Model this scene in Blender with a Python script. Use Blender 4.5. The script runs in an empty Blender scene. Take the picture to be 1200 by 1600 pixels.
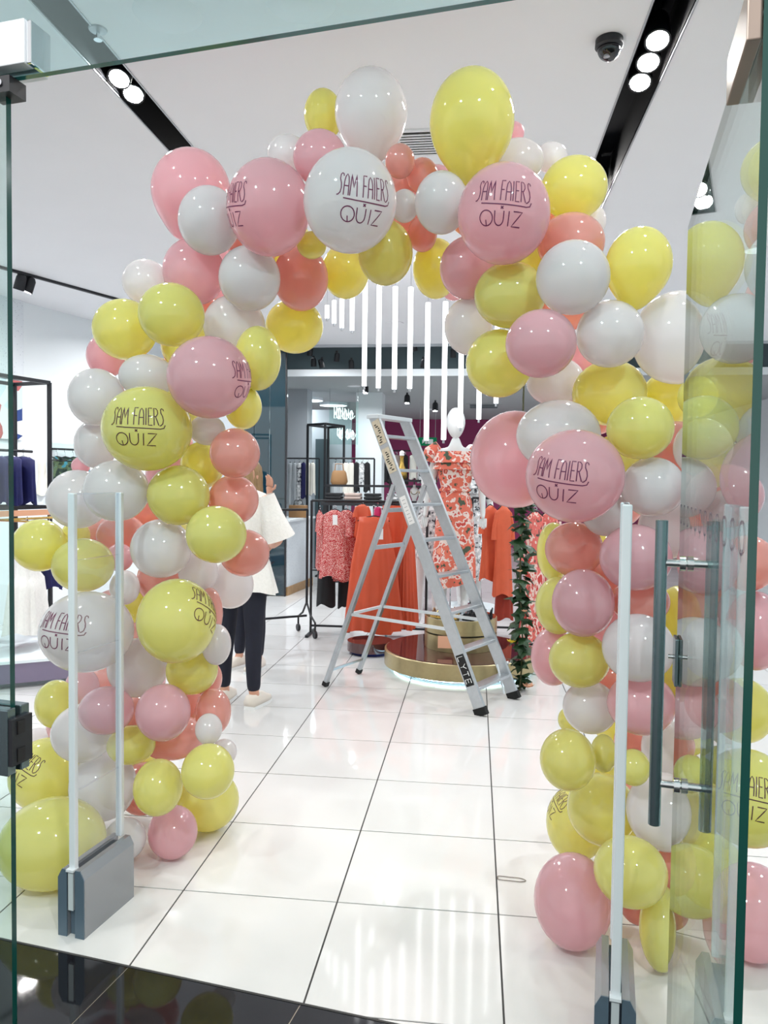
import bpy, bmesh, math, random
from mathutils import Vector, Matrix, Quaternion
R = math.radians
S = bpy.context.scene
COL = S.collection
random.seed(7)

# ------------------------------------------------------------------ camera
FPX, CAMH = 1200.0, 1.58
yaw, pitch, roll = R(6.75), R(2.23), R(.69)
FWD = Vector((-math.sin(yaw)*math.cos(pitch), math.cos(yaw)*math.cos(pitch), -math.sin(pitch)))
_r0 = Vector((math.cos(yaw), math.sin(yaw), 0)); _u0 = _r0.cross(FWD)
RGT = (_r0*math.cos(roll) + _u0*math.sin(roll)).normalized(); UPV = RGT.cross(FWD)
CAM = Vector((0, 0, CAMH))
cd = bpy.data.cameras.new('camera'); cam = bpy.data.objects.new('camera', cd); COL.objects.link(cam)
cd.sensor_fit = 'VERTICAL'; cd.sensor_height = 36.0; cd.lens = 36.0*FPX/1600.0
cd.clip_start = .05; cd.clip_end = 200
cam.matrix_world = Matrix(((RGT.x, UPV.x, -FWD.x, 0), (RGT.y, UPV.y, -FWD.y, 0), (RGT.z, UPV.z, -FWD.z, CAMH), (0, 0, 0, 1)))
S.camera = cam

# ------------------------------------------------------------------ world, view, lights
W = bpy.data.worlds.new('mall_light'); S.world = W; W.use_nodes = True
W.node_tree.nodes['Background'].inputs[0].default_value = (1.0, .99, .985, 1)
W.node_tree.nodes['Background'].inputs[1].default_value = 1.6
S.view_settings.view_transform = 'Standard'; S.view_settings.look = 'None'
S.view_settings.exposure = -.48; S.view_settings.gamma = 1.0; S.view_settings.use_curve_mapping = False
S.cycles.transparent_max_bounces = 20
S.cycles.max_bounces = 7; S.cycles.diffuse_bounces = 4; S.cycles.transmission_bounces = 5; S.cycles.glossy_bounces = 3
S.cycles.adaptive_threshold = .04; S.cycles.caustics_refractive = False
S.cycles.sample_clamp_indirect = 5.0

def lamp(name, loc, aim, watts, size, color=(1, .99, .98), spread=150):
    l = bpy.data.lights.new(name, 'AREA'); l.shape = 'DISK'; l.size = size; l.energy = watts; l.color = color
    l.spread = R(spread)
    o = bpy.data.objects.new(name, l); COL.objects.link(o); o.location = loc
    o.rotation_euler = (Vector(aim)-Vector(loc)).to_track_quat('-Z', 'Y').to_euler()
    return o
P_MALL, P_FAR = 75, 48

# ------------------------------------------------------------------ frames of reference
AF = R(9.5)                                   # shop front is turned 9.5 deg against the floor grid
UD = Vector((math.cos(AF), -math.sin(AF), 0)); VD = Vector((math.sin(AF), math.cos(AF), 0))
def uvz(u, v, z=0): return UD*u + VD*v + Vector((0, 0, z))
def ray(px, py): return FWD + RGT*((px-600)/FPX) - UPV*((py-800)/FPX)
def at(px, py, Y): d = ray(px, py); return CAM + d*(Y/d.y)
def atz(px, py, z): d = ray(px, py); return CAM + d*((z-CAMH)/d.z)

# ------------------------------------------------------------------ mesh helper
class MB:
    def __init__(s): s.v = []; s.f = []
    def add(s, vs, fs, M=None):
        b = len(s.v)
        s.v += [tuple(M @ Vector(v)) if M else tuple(v) for v in vs]
        s.f += [tuple(b+i for i in f) for f in fs]; return s
    def box(s, c, d, M=None, rz=0):
        x, y, z = d[0]/2, d[1]/2, d[2]/2
        vs = [(a, b, e) for a in (-x, x) for b in (-y, y) for e in (-z, z)]
        T = Matrix.Translation(c) @ Matrix.Rotation(rz, 4, 'Z')
        if M: T = M @ T
        return s.add(vs, [(0, 1, 3, 2), (4, 6, 7, 5), (0, 4, 5, 1), (2, 3, 7, 6), (0, 2, 6, 4), (1, 5, 7, 3)], T)
    def bar(s, a, b, w, t, up=(0, 0, 1)):
        a, b = Vector(a), Vector(b); d = (b-a); L = d.length; d.normalize()
        u = Vector(up); x = d.cross(u)
        if x.length < 1e-4: x = d.cross(Vector((1, 0, 0)))
        x.normalize(); y = x.cross(d)
        M = Matrix(((x.x, y.x, d.x, 0), (x.y, y.y, d.y, 0), (x.z, y.z, d.z, 0), (0, 0, 0, 1)))
        return s.box((0, 0, 0), (w, t, L), Matrix.Translation((a+b)/2) @ M)
    def tube(s, pts, r, n=8, closed=False, caps=True):
        pts = [Vector(p) for p in pts]; rs = r if isinstance(r, (list, tuple)) else [r]*len(pts)
        N = len(pts); rings = []; prev = None
        for i, p in enumerate(pts):
            if closed: t = pts[(i+1) % N]-pts[i-1]
            else: t = pts[min(i+1, N-1)]-pts[max(i-1, 0)]
            t.normalize()
            if prev is None:
                x = t.cross(Vector((0, 0, 1)))
                if x.length < .05: x = t.cross(Vector((1, 0, 0)))
            else: x = prev - t*prev.dot(t)
            x.normalize(); prev = x; y = t.cross(x)
            rings.append([p + (x*math.cos(2*math.pi*k/n) + y*math.sin(2*math.pi*k/n))*rs[i] for k in range(n)])
        vs = [v for q in rings for v in q]; fs = []
        for i in range(N if closed else N-1):
            for k in range(n):
                a, b = i*n+k, i*n+(k+1) % n; c, d = ((i+1) % N)*n+(k+1) % n, ((i+1) % N)*n+k
                fs.append((a, b, c, d))
        if caps and not closed:
            fs.append(tuple(range(n-1, -1, -1))); fs.append(tuple((N-1)*n+k for k in range(n)))
        return s.add(vs, fs)
    def lathe(s, prof, n=24, M=None, cap=True, sx=1, sy=1):
        vs = []; fs = []; m = len(prof)
        for (r, z) in prof:
            for k in range(n):
                a = 2*math.pi*k/n; vs.append((r*math.cos(a)*sx, r*math.sin(a)*sy, z))
        for i in range(m-1):
            for k in range(n): fs.append((i*n+k, i*n+(k+1) % n, (i+1)*n+(k+1) % n, (i+1)*n+k))
        if cap: fs.append(tuple(range(n-1, -1, -1))); fs.append(tuple((m-1)*n+k for k in range(n)))
        return s.add(vs, fs, M)
    def prism(s, poly, z0, z1, M=None):
        n = len(poly)
        return s.add([(x, y, z0) for x, y in poly]+[(x, y, z1) for x, y in poly],
                     [tuple(range(n-1, -1, -1)), tuple(range(n, 2*n))]+[(i, (i+1) % n, n+(i+1) % n, n+i) for i in range(n)], M)
    def mesh(s, name):
        me = bpy.data.meshes.new(name); me.from_pydata(s.v, [], s.f); me.update()
        bm = bmesh.new(); bm.from_mesh(me); bmesh.ops.recalc_face_normals(bm, faces=bm.faces); bm.to_mesh(me); bm.free()
        return me
    def build(s, name, m, parent=None, smooth=False, bevel=0):
        me = s.mesh(name); o = bpy.data.objects.new(name, me); COL.objects.link(o); me.materials.append(m)
        if smooth:
            me.polygons.foreach_set('use_smooth', [True]*len(me.polygons))
            if smooth != 'all': me.set_sharp_from_angle(angle=R(40))
        if bevel:
            md = o.modifiers.new('bevel', 'BEVEL'); md.width = bevel; md.segments = 2; md.limit_method = 'ANGLE'
        if parent: o.parent = parent
        return o
def place(name, me, m, parent=None, M=None):
    o = bpy.data.objects.new(name, me); COL.objects.link(o)
    if m and not me.materials: me.materials.append(m)
    if parent: o.parent = parent
    if M is not None: o.matrix_local = M
    return o
def tag(o, label, cat, group=None):
    o['label'] = label; o['category'] = cat
    if group: o['group'] = group
    return o
def struct(o): o['kind'] = 'structure'; return o
def empty(name, loc=(0, 0, 0), rz=0):
    o = bpy.data.objects.new(name, None); COL.objects.link(o); o.location = loc; o.rotation_euler.z = rz
    o.empty_display_size = .05; return o
def thing(name, label, cat, loc=(0, 0, 0), rz=0, group=None): return tag(empty(name, loc, rz), label, cat, group)

# ------------------------------------------------------------------ materials
def lin(c):
    f = lambda x: (x/255)/12.92 if x/255 <= .04045 else ((x/255+.055)/1.055)**2.4
    return (f(c[0]), f(c[1]), f(c[2]), 1)
def newmat(name):
    m = bpy.data.materials.new(name); m.use_nodes = True
    nt = m.node_tree; return m, nt, nt.nodes['Principled BSDF']
def mat(name, c, rough=.5, metal=0, spec=.5, var=0, vscale=8, bump=0, coat=0, emit=None, estr=0):
    m, nt, b = newmat(name); N, L = nt.nodes, nt.links
    b.inputs['Base Color'].default_value = lin(c); b.inputs['Roughness'].default_value = rough
    b.inputs['Metallic'].default_value = metal; b.inputs['Specular IOR Level'].default_value = spec
    b.inputs['Coat Weight'].default_value = coat
    if emit: b.inputs['Emission Color'].default_value = lin(emit); b.inputs['Emission Strength'].default_value = estr
    if var or bump:
        tc = N.new('ShaderNodeTexCoord'); nz = N.new('ShaderNodeTexNoise'); nz.inputs['Scale'].default_value = vscale
        nz.inputs['Detail'].default_value = 5; L.new(tc.outputs['Object'], nz.inputs['Vector'])
        if var:
            mx = N.new('ShaderNodeMix'); mx.data_type = 'RGBA'
            mx.inputs[6].default_value = lin([max(0, x*(1-var)) for x in c]); mx.inputs[7].default_value = lin([min(255, x*(1+var)) for x in c])
            L.new(nz.outputs['Fac'], mx.inputs[0]); L.new(mx.outputs[2], b.inputs['Base Color'])
        if bump:
            bp = N.new('ShaderNodeBump'); bp.inputs['Strength'].default_value = bump; bp.inputs['Distance'].default_value = .01
            L.new(nz.outputs['Fac'], bp.inputs['Height']); L.new(bp.outputs['Normal'], b.inputs['Normal'])
    return m
def ramp_mat(name, tex, scale, stops, rough=.7, interp='CONSTANT', coord='Object', stretch=(1, 1, 1), feat=None, rand=None):
    m, nt, b = newmat(name); N, L = nt.nodes, nt.links
    tc = N.new('ShaderNodeTexCoord'); mp = N.new('ShaderNodeMapping'); mp.inputs['Scale'].default_value = stretch
    L.new(tc.outputs[coord], mp.inputs['Vector'])
    if tex == 'voronoi':
        t = N.new('ShaderNodeTexVoronoi'); t.inputs['Scale'].default_value = scale; out = t.outputs['Distance']
        if feat == 'color':
            sp = N.new('ShaderNodeSeparateColor'); L.new(t.outputs['Color'], sp.inputs[0]); out = sp.outputs[0]
    elif tex == 'wave':
        t = N.new('ShaderNodeTexWave'); t.inputs['Scale'].default_value = scale; out = t.outputs['Fac']; t.inputs['Distortion'].default_value = 1.5
    else:
        t = N.new('ShaderNodeTexNoise'); t.inputs['Scale'].default_value = scale; t.inputs['Detail'].default_value = 3; out = t.outputs['Fac']
    L.new(mp.outputs['Vector'], t.inputs['Vector'])
    cr = N.new('ShaderNodeValToRGB'); cr.color_ramp.interpolation = interp
    e = cr.color_ramp.elements
    while len(e) < len(stops): e.new(.5)
    for i, (p, c) in enumerate(stops): e[i].position = p; e[i].color = lin(c)
    L.new(out, cr.inputs[0]); L.new(cr.outputs[0], b.inputs['Base Color'])
    b.inputs['Roughness'].default_value = rough; return m
def emis(name, c, s):
    m, nt, b = newmat(name); N, L = nt.nodes, nt.links
    e = N.new('ShaderNodeEmission'); e.inputs[0].default_value = lin(c); e.inputs[1].default_value = s
    L.new(e.outputs[0], N['Material Output'].inputs[0]); N.remove(b); return m
def glass(name, tint, refl=1.0, milk=0.0, milkc=(220, 235, 240)):
    m, nt, b = newmat(name); N, L = nt.nodes, nt.links; N.remove(b)
    g = N.new('ShaderNodeNewGeometry'); dp = N.new('ShaderNodeVectorMath'); dp.operation = 'DOT_PRODUCT'
    L.new(g.outputs['Incoming'], dp.inputs[0]); L.new(g.outputs['Normal'], dp.inputs[1])
    def mth(op, a, bb):
        n = N.new('ShaderNodeMath'); n.operation = op; n.use_clamp = False
        for i, q in enumerate((a, bb)):
            if q is None: continue
            if isinstance(q, (int, float)): n.inputs[i].default_value = q
            else: L.new(q, n.inputs[i])
        return n.outputs[0]
    c = mth('ABSOLUTE', dp.outputs['Value'], None)
    s5 = mth('POWER', mth('SUBTRACT', 1.0, c), 5.0)
    F = mth('MULTIPLY', mth('ADD', mth('MULTIPLY', s5, .96), .04), refl)
    tr = N.new('ShaderNodeBsdfTransparent'); tr.inputs[0].default_value = lin(tint)
    gl = N.new('ShaderNodeBsdfGlossy'); gl.inputs['Roughness'].default_value = .0; gl.inputs[0].default_value = (.95, .97, .96, 1)
    mx = N.new('ShaderNodeMixShader'); L.new(F, mx.inputs[0])
    src = tr.outputs[0]
    if milk:
        df = N.new('ShaderNodeBsdfDiffuse'); df.inputs[0].default_value = lin(milkc)
        m2 = N.new('ShaderNodeMixShader'); m2.inputs[0].default_value = milk
        L.new(tr.outputs[0], m2.inputs[1]); L.new(df.outputs[0], m2.inputs[2]); src = m2.outputs[0]
    L.new(src, mx.inputs[1]); L.new(gl.outputs[0], mx.inputs[2]); L.new(mx.outputs[0], N['Material Output'].inputs[0])
    return m
def latex(name, c, deep, trans=.42, rough=.055):
    """thin latex skin: diffuse + light passing through + glossy coat"""
    m, nt, b = newmat(name); N, L = nt.nodes, nt.links; N.remove(b)
    d = N.new('ShaderNodeBsdfDiffuse'); d.inputs[0].default_value = lin(c)
    t = N.new('ShaderNodeBsdfTranslucent'); t.inputs[0].default_value = lin(deep)
    mx = N.new('ShaderNodeMixShader'); mx.inputs[0].default_value = trans
    L.new(d.outputs[0], mx.inputs[1]); L.new(t.outputs[0], mx.inputs[2])
    gl = N.new('ShaderNodeBsdfGlossy'); gl.inputs['Roughness'].default_value = rough; gl.inputs[0].default_value = (1, 1, 1, 1)
    lw = N.new('ShaderNodeFresnel'); lw.inputs[0].default_value = 1.5
    m2 = N.new('ShaderNodeMixShader'); L.new(lw.outputs[0], m2.inputs[0]); L.new(mx.outputs[0], m2.inputs[1]); L.new(gl.outputs[0], m2.inputs[2])
    L.new(m2.outputs[0], N['Material Output'].inputs[0]); return m

M = {}
M['ceil'] = mat('ceiling_paint', (232, 233, 237), .85, var=.01, vscale=2)
M['wall'] = mat('wall_paint', (232, 238, 242), .8, var=.01, vscale=2)
M['greywall'] = mat('grey_wall_paint', (178, 184, 190), .8)
M['dark'] = mat('dark_recess_paint', (62, 78, 84), .7)
M['pinkwall'] = mat('magenta_wall_paint', (150, 52, 100), .7)
M['black'] = mat('black_powder_coat', (22, 24, 30), .5)
M['slot'] = mat('black_slot_paint', (9, 11, 16), .95, spec=.1)
M['frame'] = mat('grey_aluminium_trim', (170, 172, 176), .4, metal=.6)
M['tile'] = mat('white_porcelain_tile', (213, 211, 210), .06, spec=.5, var=.025, vscale=3)
M['grout'] = mat('dark_grout', (66, 64, 64), .9)
M['btile'] = mat('black_polished_tile', (22, 22, 26), .05, spec=.5, var=.1, vscale=5)
M['bgrout'] = mat('pale_grout', (190, 180, 165), .9)
M['alu'] = mat('brushed_aluminium', (186, 190, 194), .36, metal=.85, var=.05, vscale=30)
M['alulight'] = mat('satin_silver', (214, 220, 224), .35, metal=.35)
M['chrome'] = mat('chrome', (215, 218, 222), .08, metal=1)
M['handle'] = mat('satin_steel_handle', (112, 128, 134), .22, metal=.9)
M['bluegrey'] = mat('bluegrey_plastic', (78, 94, 108), .4)
M['basepanel'] = mat('grey_antenna_panel', (150, 152, 156), .25, metal=.5)
M['acrylic_edge'] = mat('frosted_acrylic_edge', (214, 217, 222), .25, spec=.6)
M['acrylic'] = glass('clear_acrylic', (250, 251, 253), .8, .05, (235, 238, 245))
M['glass'] = glass('clear_glass', (240, 250, 248), 1.0)
M['transom'] = glass('transom_glass', (234, 249, 250), 1.0, .03, (205, 236, 240))  # slight white haze puts the mall's reflection into the pane's colour
M['gedge'] = mat('green_glass_edge', (8, 62, 56), .1, spec=.6)
M['gedge2'] = mat('teal_glass_edge', (40, 120, 118), .1, spec=.6)
M['decal'] = mat('grey_vinyl_decal', (108, 98, 110), .5)
M['lens'] = emis('fill_downlight_diffuser', (255, 252, 248), 22)
M['spotlens'] = emis('spot_lamp_lens', (255, 252, 248), 760)
M['spotlens2'] = emis('small_spot_lens', (250, 253, 255), 240)
M['tubeglow'] = emis('led_tube', (250, 252, 255), 5.5)
M['disc'] = emis('round_lamp_diffuser', (240, 252, 255), 4)
M['under'] = emis('led_strip', (190, 235, 255), 16)
M['neon'] = emis('neon_script', (235, 255, 252), 2.2)
M['exit'] = emis('exit_sign_face', (30, 130, 90), .8)
M['brass'] = mat('brushed_champagne_metal', (176, 160, 120), .32, metal=.85, var=.04, vscale=40)
M['plinthtop'] = mat('dark_red_reflection_gloss', (74, 38, 40), .04, spec=.8)  # large top: skirt's red reflection put into the colour; small plinth really red
M['mirror'] = mat('mirror', (190, 200, 204), .02, metal=1)
M['wood'] = mat('oak_skirting', (178, 142, 102), .5, var=.12, vscale=18)
M['orange'] = mat('orange_satin', (212, 84, 50), .42, var=.04, vscale=6)
M['orange2'] = mat('orange_crepe', (222, 102, 66), .6, var=.05, vscale=10)
M['rust'] = mat('rust_cloth', (150, 44, 22), .6)
M['navy'] = mat('navy_cloth', (24, 26, 84), .7, var=.2, vscale=14)
M['denim'] = mat('dark_navy_denim', (19, 21, 38), .8, var=.15, vscale=40)
M['blackcloth'] = mat('black_cloth', (20, 20, 24), .8)
M['whitecloth'] = mat('white_lace_cloth', (238, 234, 230), .8, var=.04, vscale=60, bump=.4)
M['cream'] = mat('cream_cloth', (232, 228, 218), .8)
M['greycloth'] = ramp_mat('grey_marl_cloth', 'noise', 26, [(0, (96, 102, 108)), (.5, (176, 182, 186))], .8, 'LINEAR', stretch=(1, 1, .2))
M['magenta'] = mat('magenta_cloth', (196, 30, 96), .6)
M['taupe'] = mat('taupe_cloth', (178, 158, 150), .8)
M['animal'] = ramp_mat('red_animal_print', 'voronoi', 62, [(0, (186, 46, 48)), (.46, (238, 206, 198)), (.58, (182, 44, 48))], .7)
M['floral'] = ramp_mat('coral_floral_print', 'noise', 13, [(0, (74, 84, 66)), (.36, (226, 112, 90)), (.51, (238, 214, 206)), (.59, (204, 72, 62)), (.66, (238, 150, 124))], .7)
M['floral2'] = ramp_mat('rose_floral_print', 'noise', 20, [(0, (96, 82, 74)), (.38, (226, 110, 102)), (.5, (236, 206, 196)), (.58, (198, 66, 62))], .7, stretch=(1, 1, .5))
M['monofloral'] = ramp_mat('grey_print_cloth', 'noise', 22, [(0, (60, 62, 68)), (.42, (196, 198, 200)), (.58, (236, 236, 236))], .7)
M['sleeve'] = ramp_mat('dark_patterned_cloth', 'noise', 30, [(0, (40, 42, 54)), (.45, (196, 188, 196)), (.55, (70, 66, 82))], .7)
M['skin'] = mat('skin', (214, 160, 136), .5)
M['hair'] = ramp_mat('dark_blond_hair', 'noise', 30, [(0, (92, 68, 48)), (.6, (164, 132, 92))], .5, 'LINEAR', stretch=(4, 4, .4))
M['mann'] = mat('white_mannequin', (226, 226, 226), .35)
M['shoe'] = mat('white_canvas', (226, 216, 206), .7)
M['leaf'] = mat('ivy_leaf', (34, 62, 34), .45, var=.3, vscale=12)
M['stem'] = mat('vine_stem', (70, 70, 40), .7)
M['peach'] = mat('peach_petal', (228, 170, 138), .6)
M['ypetal'] = mat('yellow_petal', (236, 206, 50), .6)
M['cardw'] = mat('white_card', (238, 238, 238), .6)
M['wfeet'] = mat('black_rubber', (18, 18, 18), .8)
M['sticker'] = mat('beige_label', (206, 194, 172), .6, var=.1, vscale=60)
M['ink'] = mat('black_ink', (16, 14, 14), .6)
M['print'] = mat('maroon_ink', (104, 30, 72), .5)
M['printd'] = mat('dark_brown_ink', (78, 40, 40), .5)
M['purple'] = mat('mauve_panel', (128, 116, 140), .4)
M['perf'] = ramp_mat('perforated_white_panel', 'voronoi', 34, [(0, (188, 196, 204)), (.18, (224, 230, 236))], .6)
M['poster'] = ramp_mat('holiday_poster_print', 'voronoi', 5.5, [(0, (210, 226, 232)), (.3, (40, 66, 130)), (.45, (232, 236, 236)), (.7, (186, 96, 96)), (.8, (236, 238, 240))], .5, feat='color')
M['poster2'] = ramp_mat('landscape_poster_print', 'noise', 7, [(0, (40, 60, 52)), (.47, (90, 110, 80)), (.56, (80, 160, 180))], .5, stretch=(1, 1, 2))
M['tan'] = mat('tan_leather', (150, 112, 72), .5)
M['gold'] = mat('gold_metal', (196, 160, 84), .25, metal=.9)
M['lowceil'] = mat('grey_ceiling', (168, 172, 174), .8)
M['brownplate'] = mat('bronze_grey_plate', (138, 124, 114), .35, metal=.4)
M['dome'] = mat('smoked_dome', (14, 14, 18), .05, spec=.7)
M['rubber'] = mat('brown_rubber_band', (120, 110, 100), .6)
LX = {'Y': latex('yellow_latex', (245, 249, 162), (254, 238, 92), .58),
      'W': latex('white_latex', (246, 243, 248), (250, 242, 240), .55),
      'P': latex('pink_latex', (248, 206, 216), (252, 190, 196), .58),
      'C': latex('shaded_pink_latex', (247, 194, 186), (252, 168, 146), .58)}  # same pink latex, with the coral shading between balloons put into its colour

# ------------------------------------------------------------------ STRUCTURE
# ---- shop floor: tiles of 0.6 m laid on a grout bed, cut along the threshold
TH_V = 2.30*math.cos(AF) + (-1.0)*math.sin(AF)*1.0
p_th = Vector((-1.09, 2.322, 0)); TH_V = p_th.dot(VD)
def clip(poly, n, c):          # keep side n.p >= c
    out = []
    for i in range(len(poly)):
        a, b = Vector(poly[i]), Vector(poly[(i+1) % len(poly)])
        da, db = a.dot(n)-c, b.dot(n)-c
        if da >= 0: out.append(a)
        if (da >= 0) != (db >= 0): out.append(a+(b-a)*(da/(da-db)))
    return out
n2 = Vector((VD.x, VD.y))
bed = clip([(-7.2, 1), (5.2, 1), (5.2, 19.2), (-7.2, 19.2)], n2, TH_V)
fl = struct(MB().prism([(p.x, p.y) for p in bed], -.10, -.003).build('floor', M['grout']))
TS, GAP = .6, .0065
full = MB().prism([(GAP/2, GAP/2), (TS-GAP/2, GAP/2), (TS-GAP/2, TS-GAP/2), (GAP/2, TS-GAP/2)], -.02, 0).mesh('tile')
full.materials.append(M['tile'])
far_tiles = MB(); nt_ = 0
for j in range(-2, 28):
    for i in range(-12, 9):
        x0, y0 = .11+i*TS, 2.79+j*TS
        c = Vector((x0+.3, y0+.3))
        inview = -(y0+.6)*.72-.9 < x0 < (y0+.6)*.47+.4
        poly = [(x0+GAP/2, y0+GAP/2), (x0+TS-GAP/2, y0+GAP/2), (x0+TS-GAP/2, y0+TS-GAP/2), (x0+GAP/2, y0+TS-GAP/2)]
        cl = clip(poly, n2, TH_V+.004)
        if len(cl) < 3: continue
        cut = any((Vector(q)).dot(n2) < TH_V for q in poly)
        if y0 < 10.6 and inview and not cut and nt_ < 290:
            place('tile', full, None, fl, Matrix.Translation((x0, y0, 0))); nt_ += 1
        elif cut and inview:
            MB().prism([(p.x, p.y) for p in cl], -.02, 0).build('tile', M['tile'], fl); nt_ += 1
        else: far_tiles.prism([(p.x, p.y) for p in cl], -.02, 0)
ft = far_tiles.build('tile_field', M['tile'], fl); ft['kind'] = 'stuff'
# ---- mall floor: black polished tiles square to the shop front
mf = struct(MB().prism([(p.x, p.y) for p in (uvz(-9, -7), uvz(9, -7), uvz(9, TH_V-.002), uvz(-9, TH_V-.002))], -.10, -.003).build('floor_mall', M['bgrout']))
bt = MB().prism([(.002, .002), (.598, .002), (.598, .598), (.002, .598)], -.02, 0).mesh('black_tile'); bt.materials.append(M['btile'])
u_j = p_th.dot(UD)
blk = MB()
for i in range(-11, 11):
    for j in range(1, 12):
        o = uvz(u_j+i*.6, TH_V-.004-j*.6)
        Mx = Matrix.Translation(o) @ Matrix.Rotation(-AF, 4, 'Z')
        if j <= 3 and -5 <= i <= 4: place('black_tile', bt, None, mf, Mx)
        else: blk.prism([(.002, .002), (.598, .002), (.598, .598), (.002, .598)], -.02, 0, Mx)
o = blk.build('black_tile_field', M['btile'], mf); o['kind'] = 'stuff'
MB().bar(uvz(-6, TH_V-.003, -.004), uvz(6, TH_V-.003, -.004), .006, .012).build('threshold_strip', M['grout'], mf)

# ---- ceiling with two black lighting slots
CZ = 3.5; SL = (-1.815, -1.645); SR = (.664, .846); SY0, SY1 = 1.0, 5.85; STEP = 5.95; CE = 10.7
cl_ = struct(MB().box(((-9+SL[0])/2, (.9+STEP)/2, CZ+.06), (SL[0]+9, STEP-.9, .12)).build('ceiling', M['ceil']))
MB().box(((SL[1]+SR[0])/2, (.9+STEP)/2, CZ+.06), (SR[0]-SL[1], STEP-.9, .12)).build('ceiling_panel', M['ceil'], cl_)
MB().box(((SR[1]+5.2)/2, (.9+STEP)/2, CZ+.06), (5.2-SR[1], STEP-.9, .12)).build('ceiling_panel', M['ceil'], cl_)
for a, b in (SL, SR):
    MB().box(((a+b)/2, (SY1+STEP)/2, CZ+.06), (b-a, STEP-SY1, .12)).build('ceiling_panel', M['ceil'], cl_)
    t = MB()
    t.box((a+.007, (SY0+SY1)/2, CZ+.103), (.012, SY1-SY0, .2)); t.box((b-.007, (SY0+SY1)/2, CZ+.103), (.012, SY1-SY0, .2))
    t.box(((a+b)/2, (SY0+SY1)/2, CZ+.206), (b-a, SY1-SY0, .012)); t.box(((a+b)/2, SY1-.007, CZ+.103), (b-a, .012, .2))
    t.build('lighting_slot', M['slot'], cl_)
    f = MB()
    for x in (a+.004, b-.004): f.box((x, (SY0+SY1)/2, CZ-.001), (.008, SY1-SY0, .006))
    f.box(((a+b)/2, SY1, CZ-.001), (b-a, .012, .006))
    f.build('slot_trim', M['frame'], cl_)
CZ2 = 3.5
MB().box((-2, (STEP+8.1)/2, CZ2+.11), (15, 8.1-STEP, .22)).build('ceiling_panel', M['ceil'], cl_)
MB().box((-2, (8.1+CE)/2, CZ2+.11), (15, CE-8.1, .22)).build('ceiling_panel', M['ceil'], cl_)
MB().box((-2, CE+.03, CZ2+.06), (15, .06, .18)).build('ceiling_edge', M['greywall'], cl_)
# dark coffer, white band, low grey ceiling
MB().box((-2, (CE+11.4)/2, 4.02), (15, 11.4-CE, .1)).build('coffer_top', M['dark'], cl_)
MB().box((-2, 11.42, 3.62), (15, .06, .74)).build('coffer_face', M['dark'], cl_)
MB().box((-2, 11.38, 3.2), (15, .06, .10)).build('white_band', M['wall'], cl_)
MB().box((-2, 15.3, 3.2), (15, 7.8, .1)).build('low_ceiling', M['lowceil'], cl_)
# ---- walls
wl0, wl1 = Vector((-6.75, 1.7, 0)), Vector((-4.34, 10.25, 0))
struct(MB().bar((wl0+wl1)/2+(wl0-wl1)/2+Vector((0, 0, 1.75)), wl1+Vector((0, 0, 1.75)), .1, 3.5).build('wall_left', M['wall']))
struct(MB().box((5.2, 10.5, 1.75), (.1, 19, 3.5)).build('wall_right', M['wall']))
struct(MB().box((-1, 19.2, 1.75), (12.6, .1, 3.5)).build('wall_back', M['pinkwall']))
struct(MB().box((-3.65, 10.35, 1.75), (1.5, .12, 3.5)).build('wall_return', M['greywall']))
struct(MB().box((-4.4, 14.8, 1.75), (.1, 9, 3.5)).build('wall_left_rear', M['greywall']))

# ------------------------------------------------------------------ SHOP FRONT GLASS (in u,v frame)
MF = Matrix.Rotation(-AF, 4, 'Z')            # local x = u, local y = v
VG, HG, GT = 1.14, 2.28, .012
def glass_pane(name, c, d, M_face, M_edge, parent, faces):
    """pane with faces in glass and a rim in green edge; faces: axis of the thin side"""
    a = MB(); x, y, z = d[0]/2, d[1]/2, d[2]/2
    vs = [(i, j, k) for i in (-x, x) for j in (-y, y) for k in (-z, z)]
    q = {'x-': (0, 1, 3, 2), 'x+': (4, 6, 7, 5), 'y-': (0, 4, 5, 1), 'y+': (2, 3, 7, 6), 'z-': (0, 2, 6, 4), 'z+': (1, 5, 7, 3)}
    T = MF @ Matrix.Translation(c)
    fa = MB().add(vs, [q[faces+'-'], q[faces+'+']], T).build(name, M_face, parent)
    MB().add(vs, [f for k, f in q.items() if k[0] != faces], T).build('glass_edge', M_edge, fa)
    return fa
UL, UR = -1.032, .222
tr = struct(empty('window_1'))
glass_pane('transom_pane', (0, VG, (HG+3.48)/2), (9, GT, 3.48-HG), M['transom'], M['gedge2'], tr, 'y')
wl = struct(empty('window_2'))
glass_pane('side_pane', ((UL-4.2)/2, VG, HG/2-.008), (4.2+UL, GT, HG-.02), M['glass'], M['gedge'], wl, 'y')
wr = struct(empty('window_3'))
glass_pane('side_pane', ((UR+.012+4.5)/2, VG, HG/2-.008), (4.5-UR-.012, GT, HG-.02), M['glass'], M['gedge'], wr, 'y')
# corner patch fitting at the head of the left pane
pf = thing('patch_fitting', 'silver corner patch fitting clamping the transom and left glass pane', 'fitting', uvz(UL, VG, HG))
pf.rotation_euler.z = -AF
MB().box((-.09, -.018, .045), (.30, .024, .075)).build('cover_plate', M['alulight'], pf, bevel=.002)
MB().box((-.09, .018, .045), (.30, .024, .075)).build('cover_plate', M['alulight'], pf, bevel=.002)
MB().box((.064, 0, .045), (.010, .05, .072)).build('end_cap', M['chrome'], pf, bevel=.002)
k = MB().box((-.005, 0, -.016), (.05, .04, .028)).build('clamp_block', M['black'], pf)
MB().lathe([(.006, -.002), (.006, .002)], 12, Matrix.Translation((.0, -.021, -.014)) @ Matrix.Rotation(R(90), 4, 'X')).build('screw', M['chrome'], k)
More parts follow.
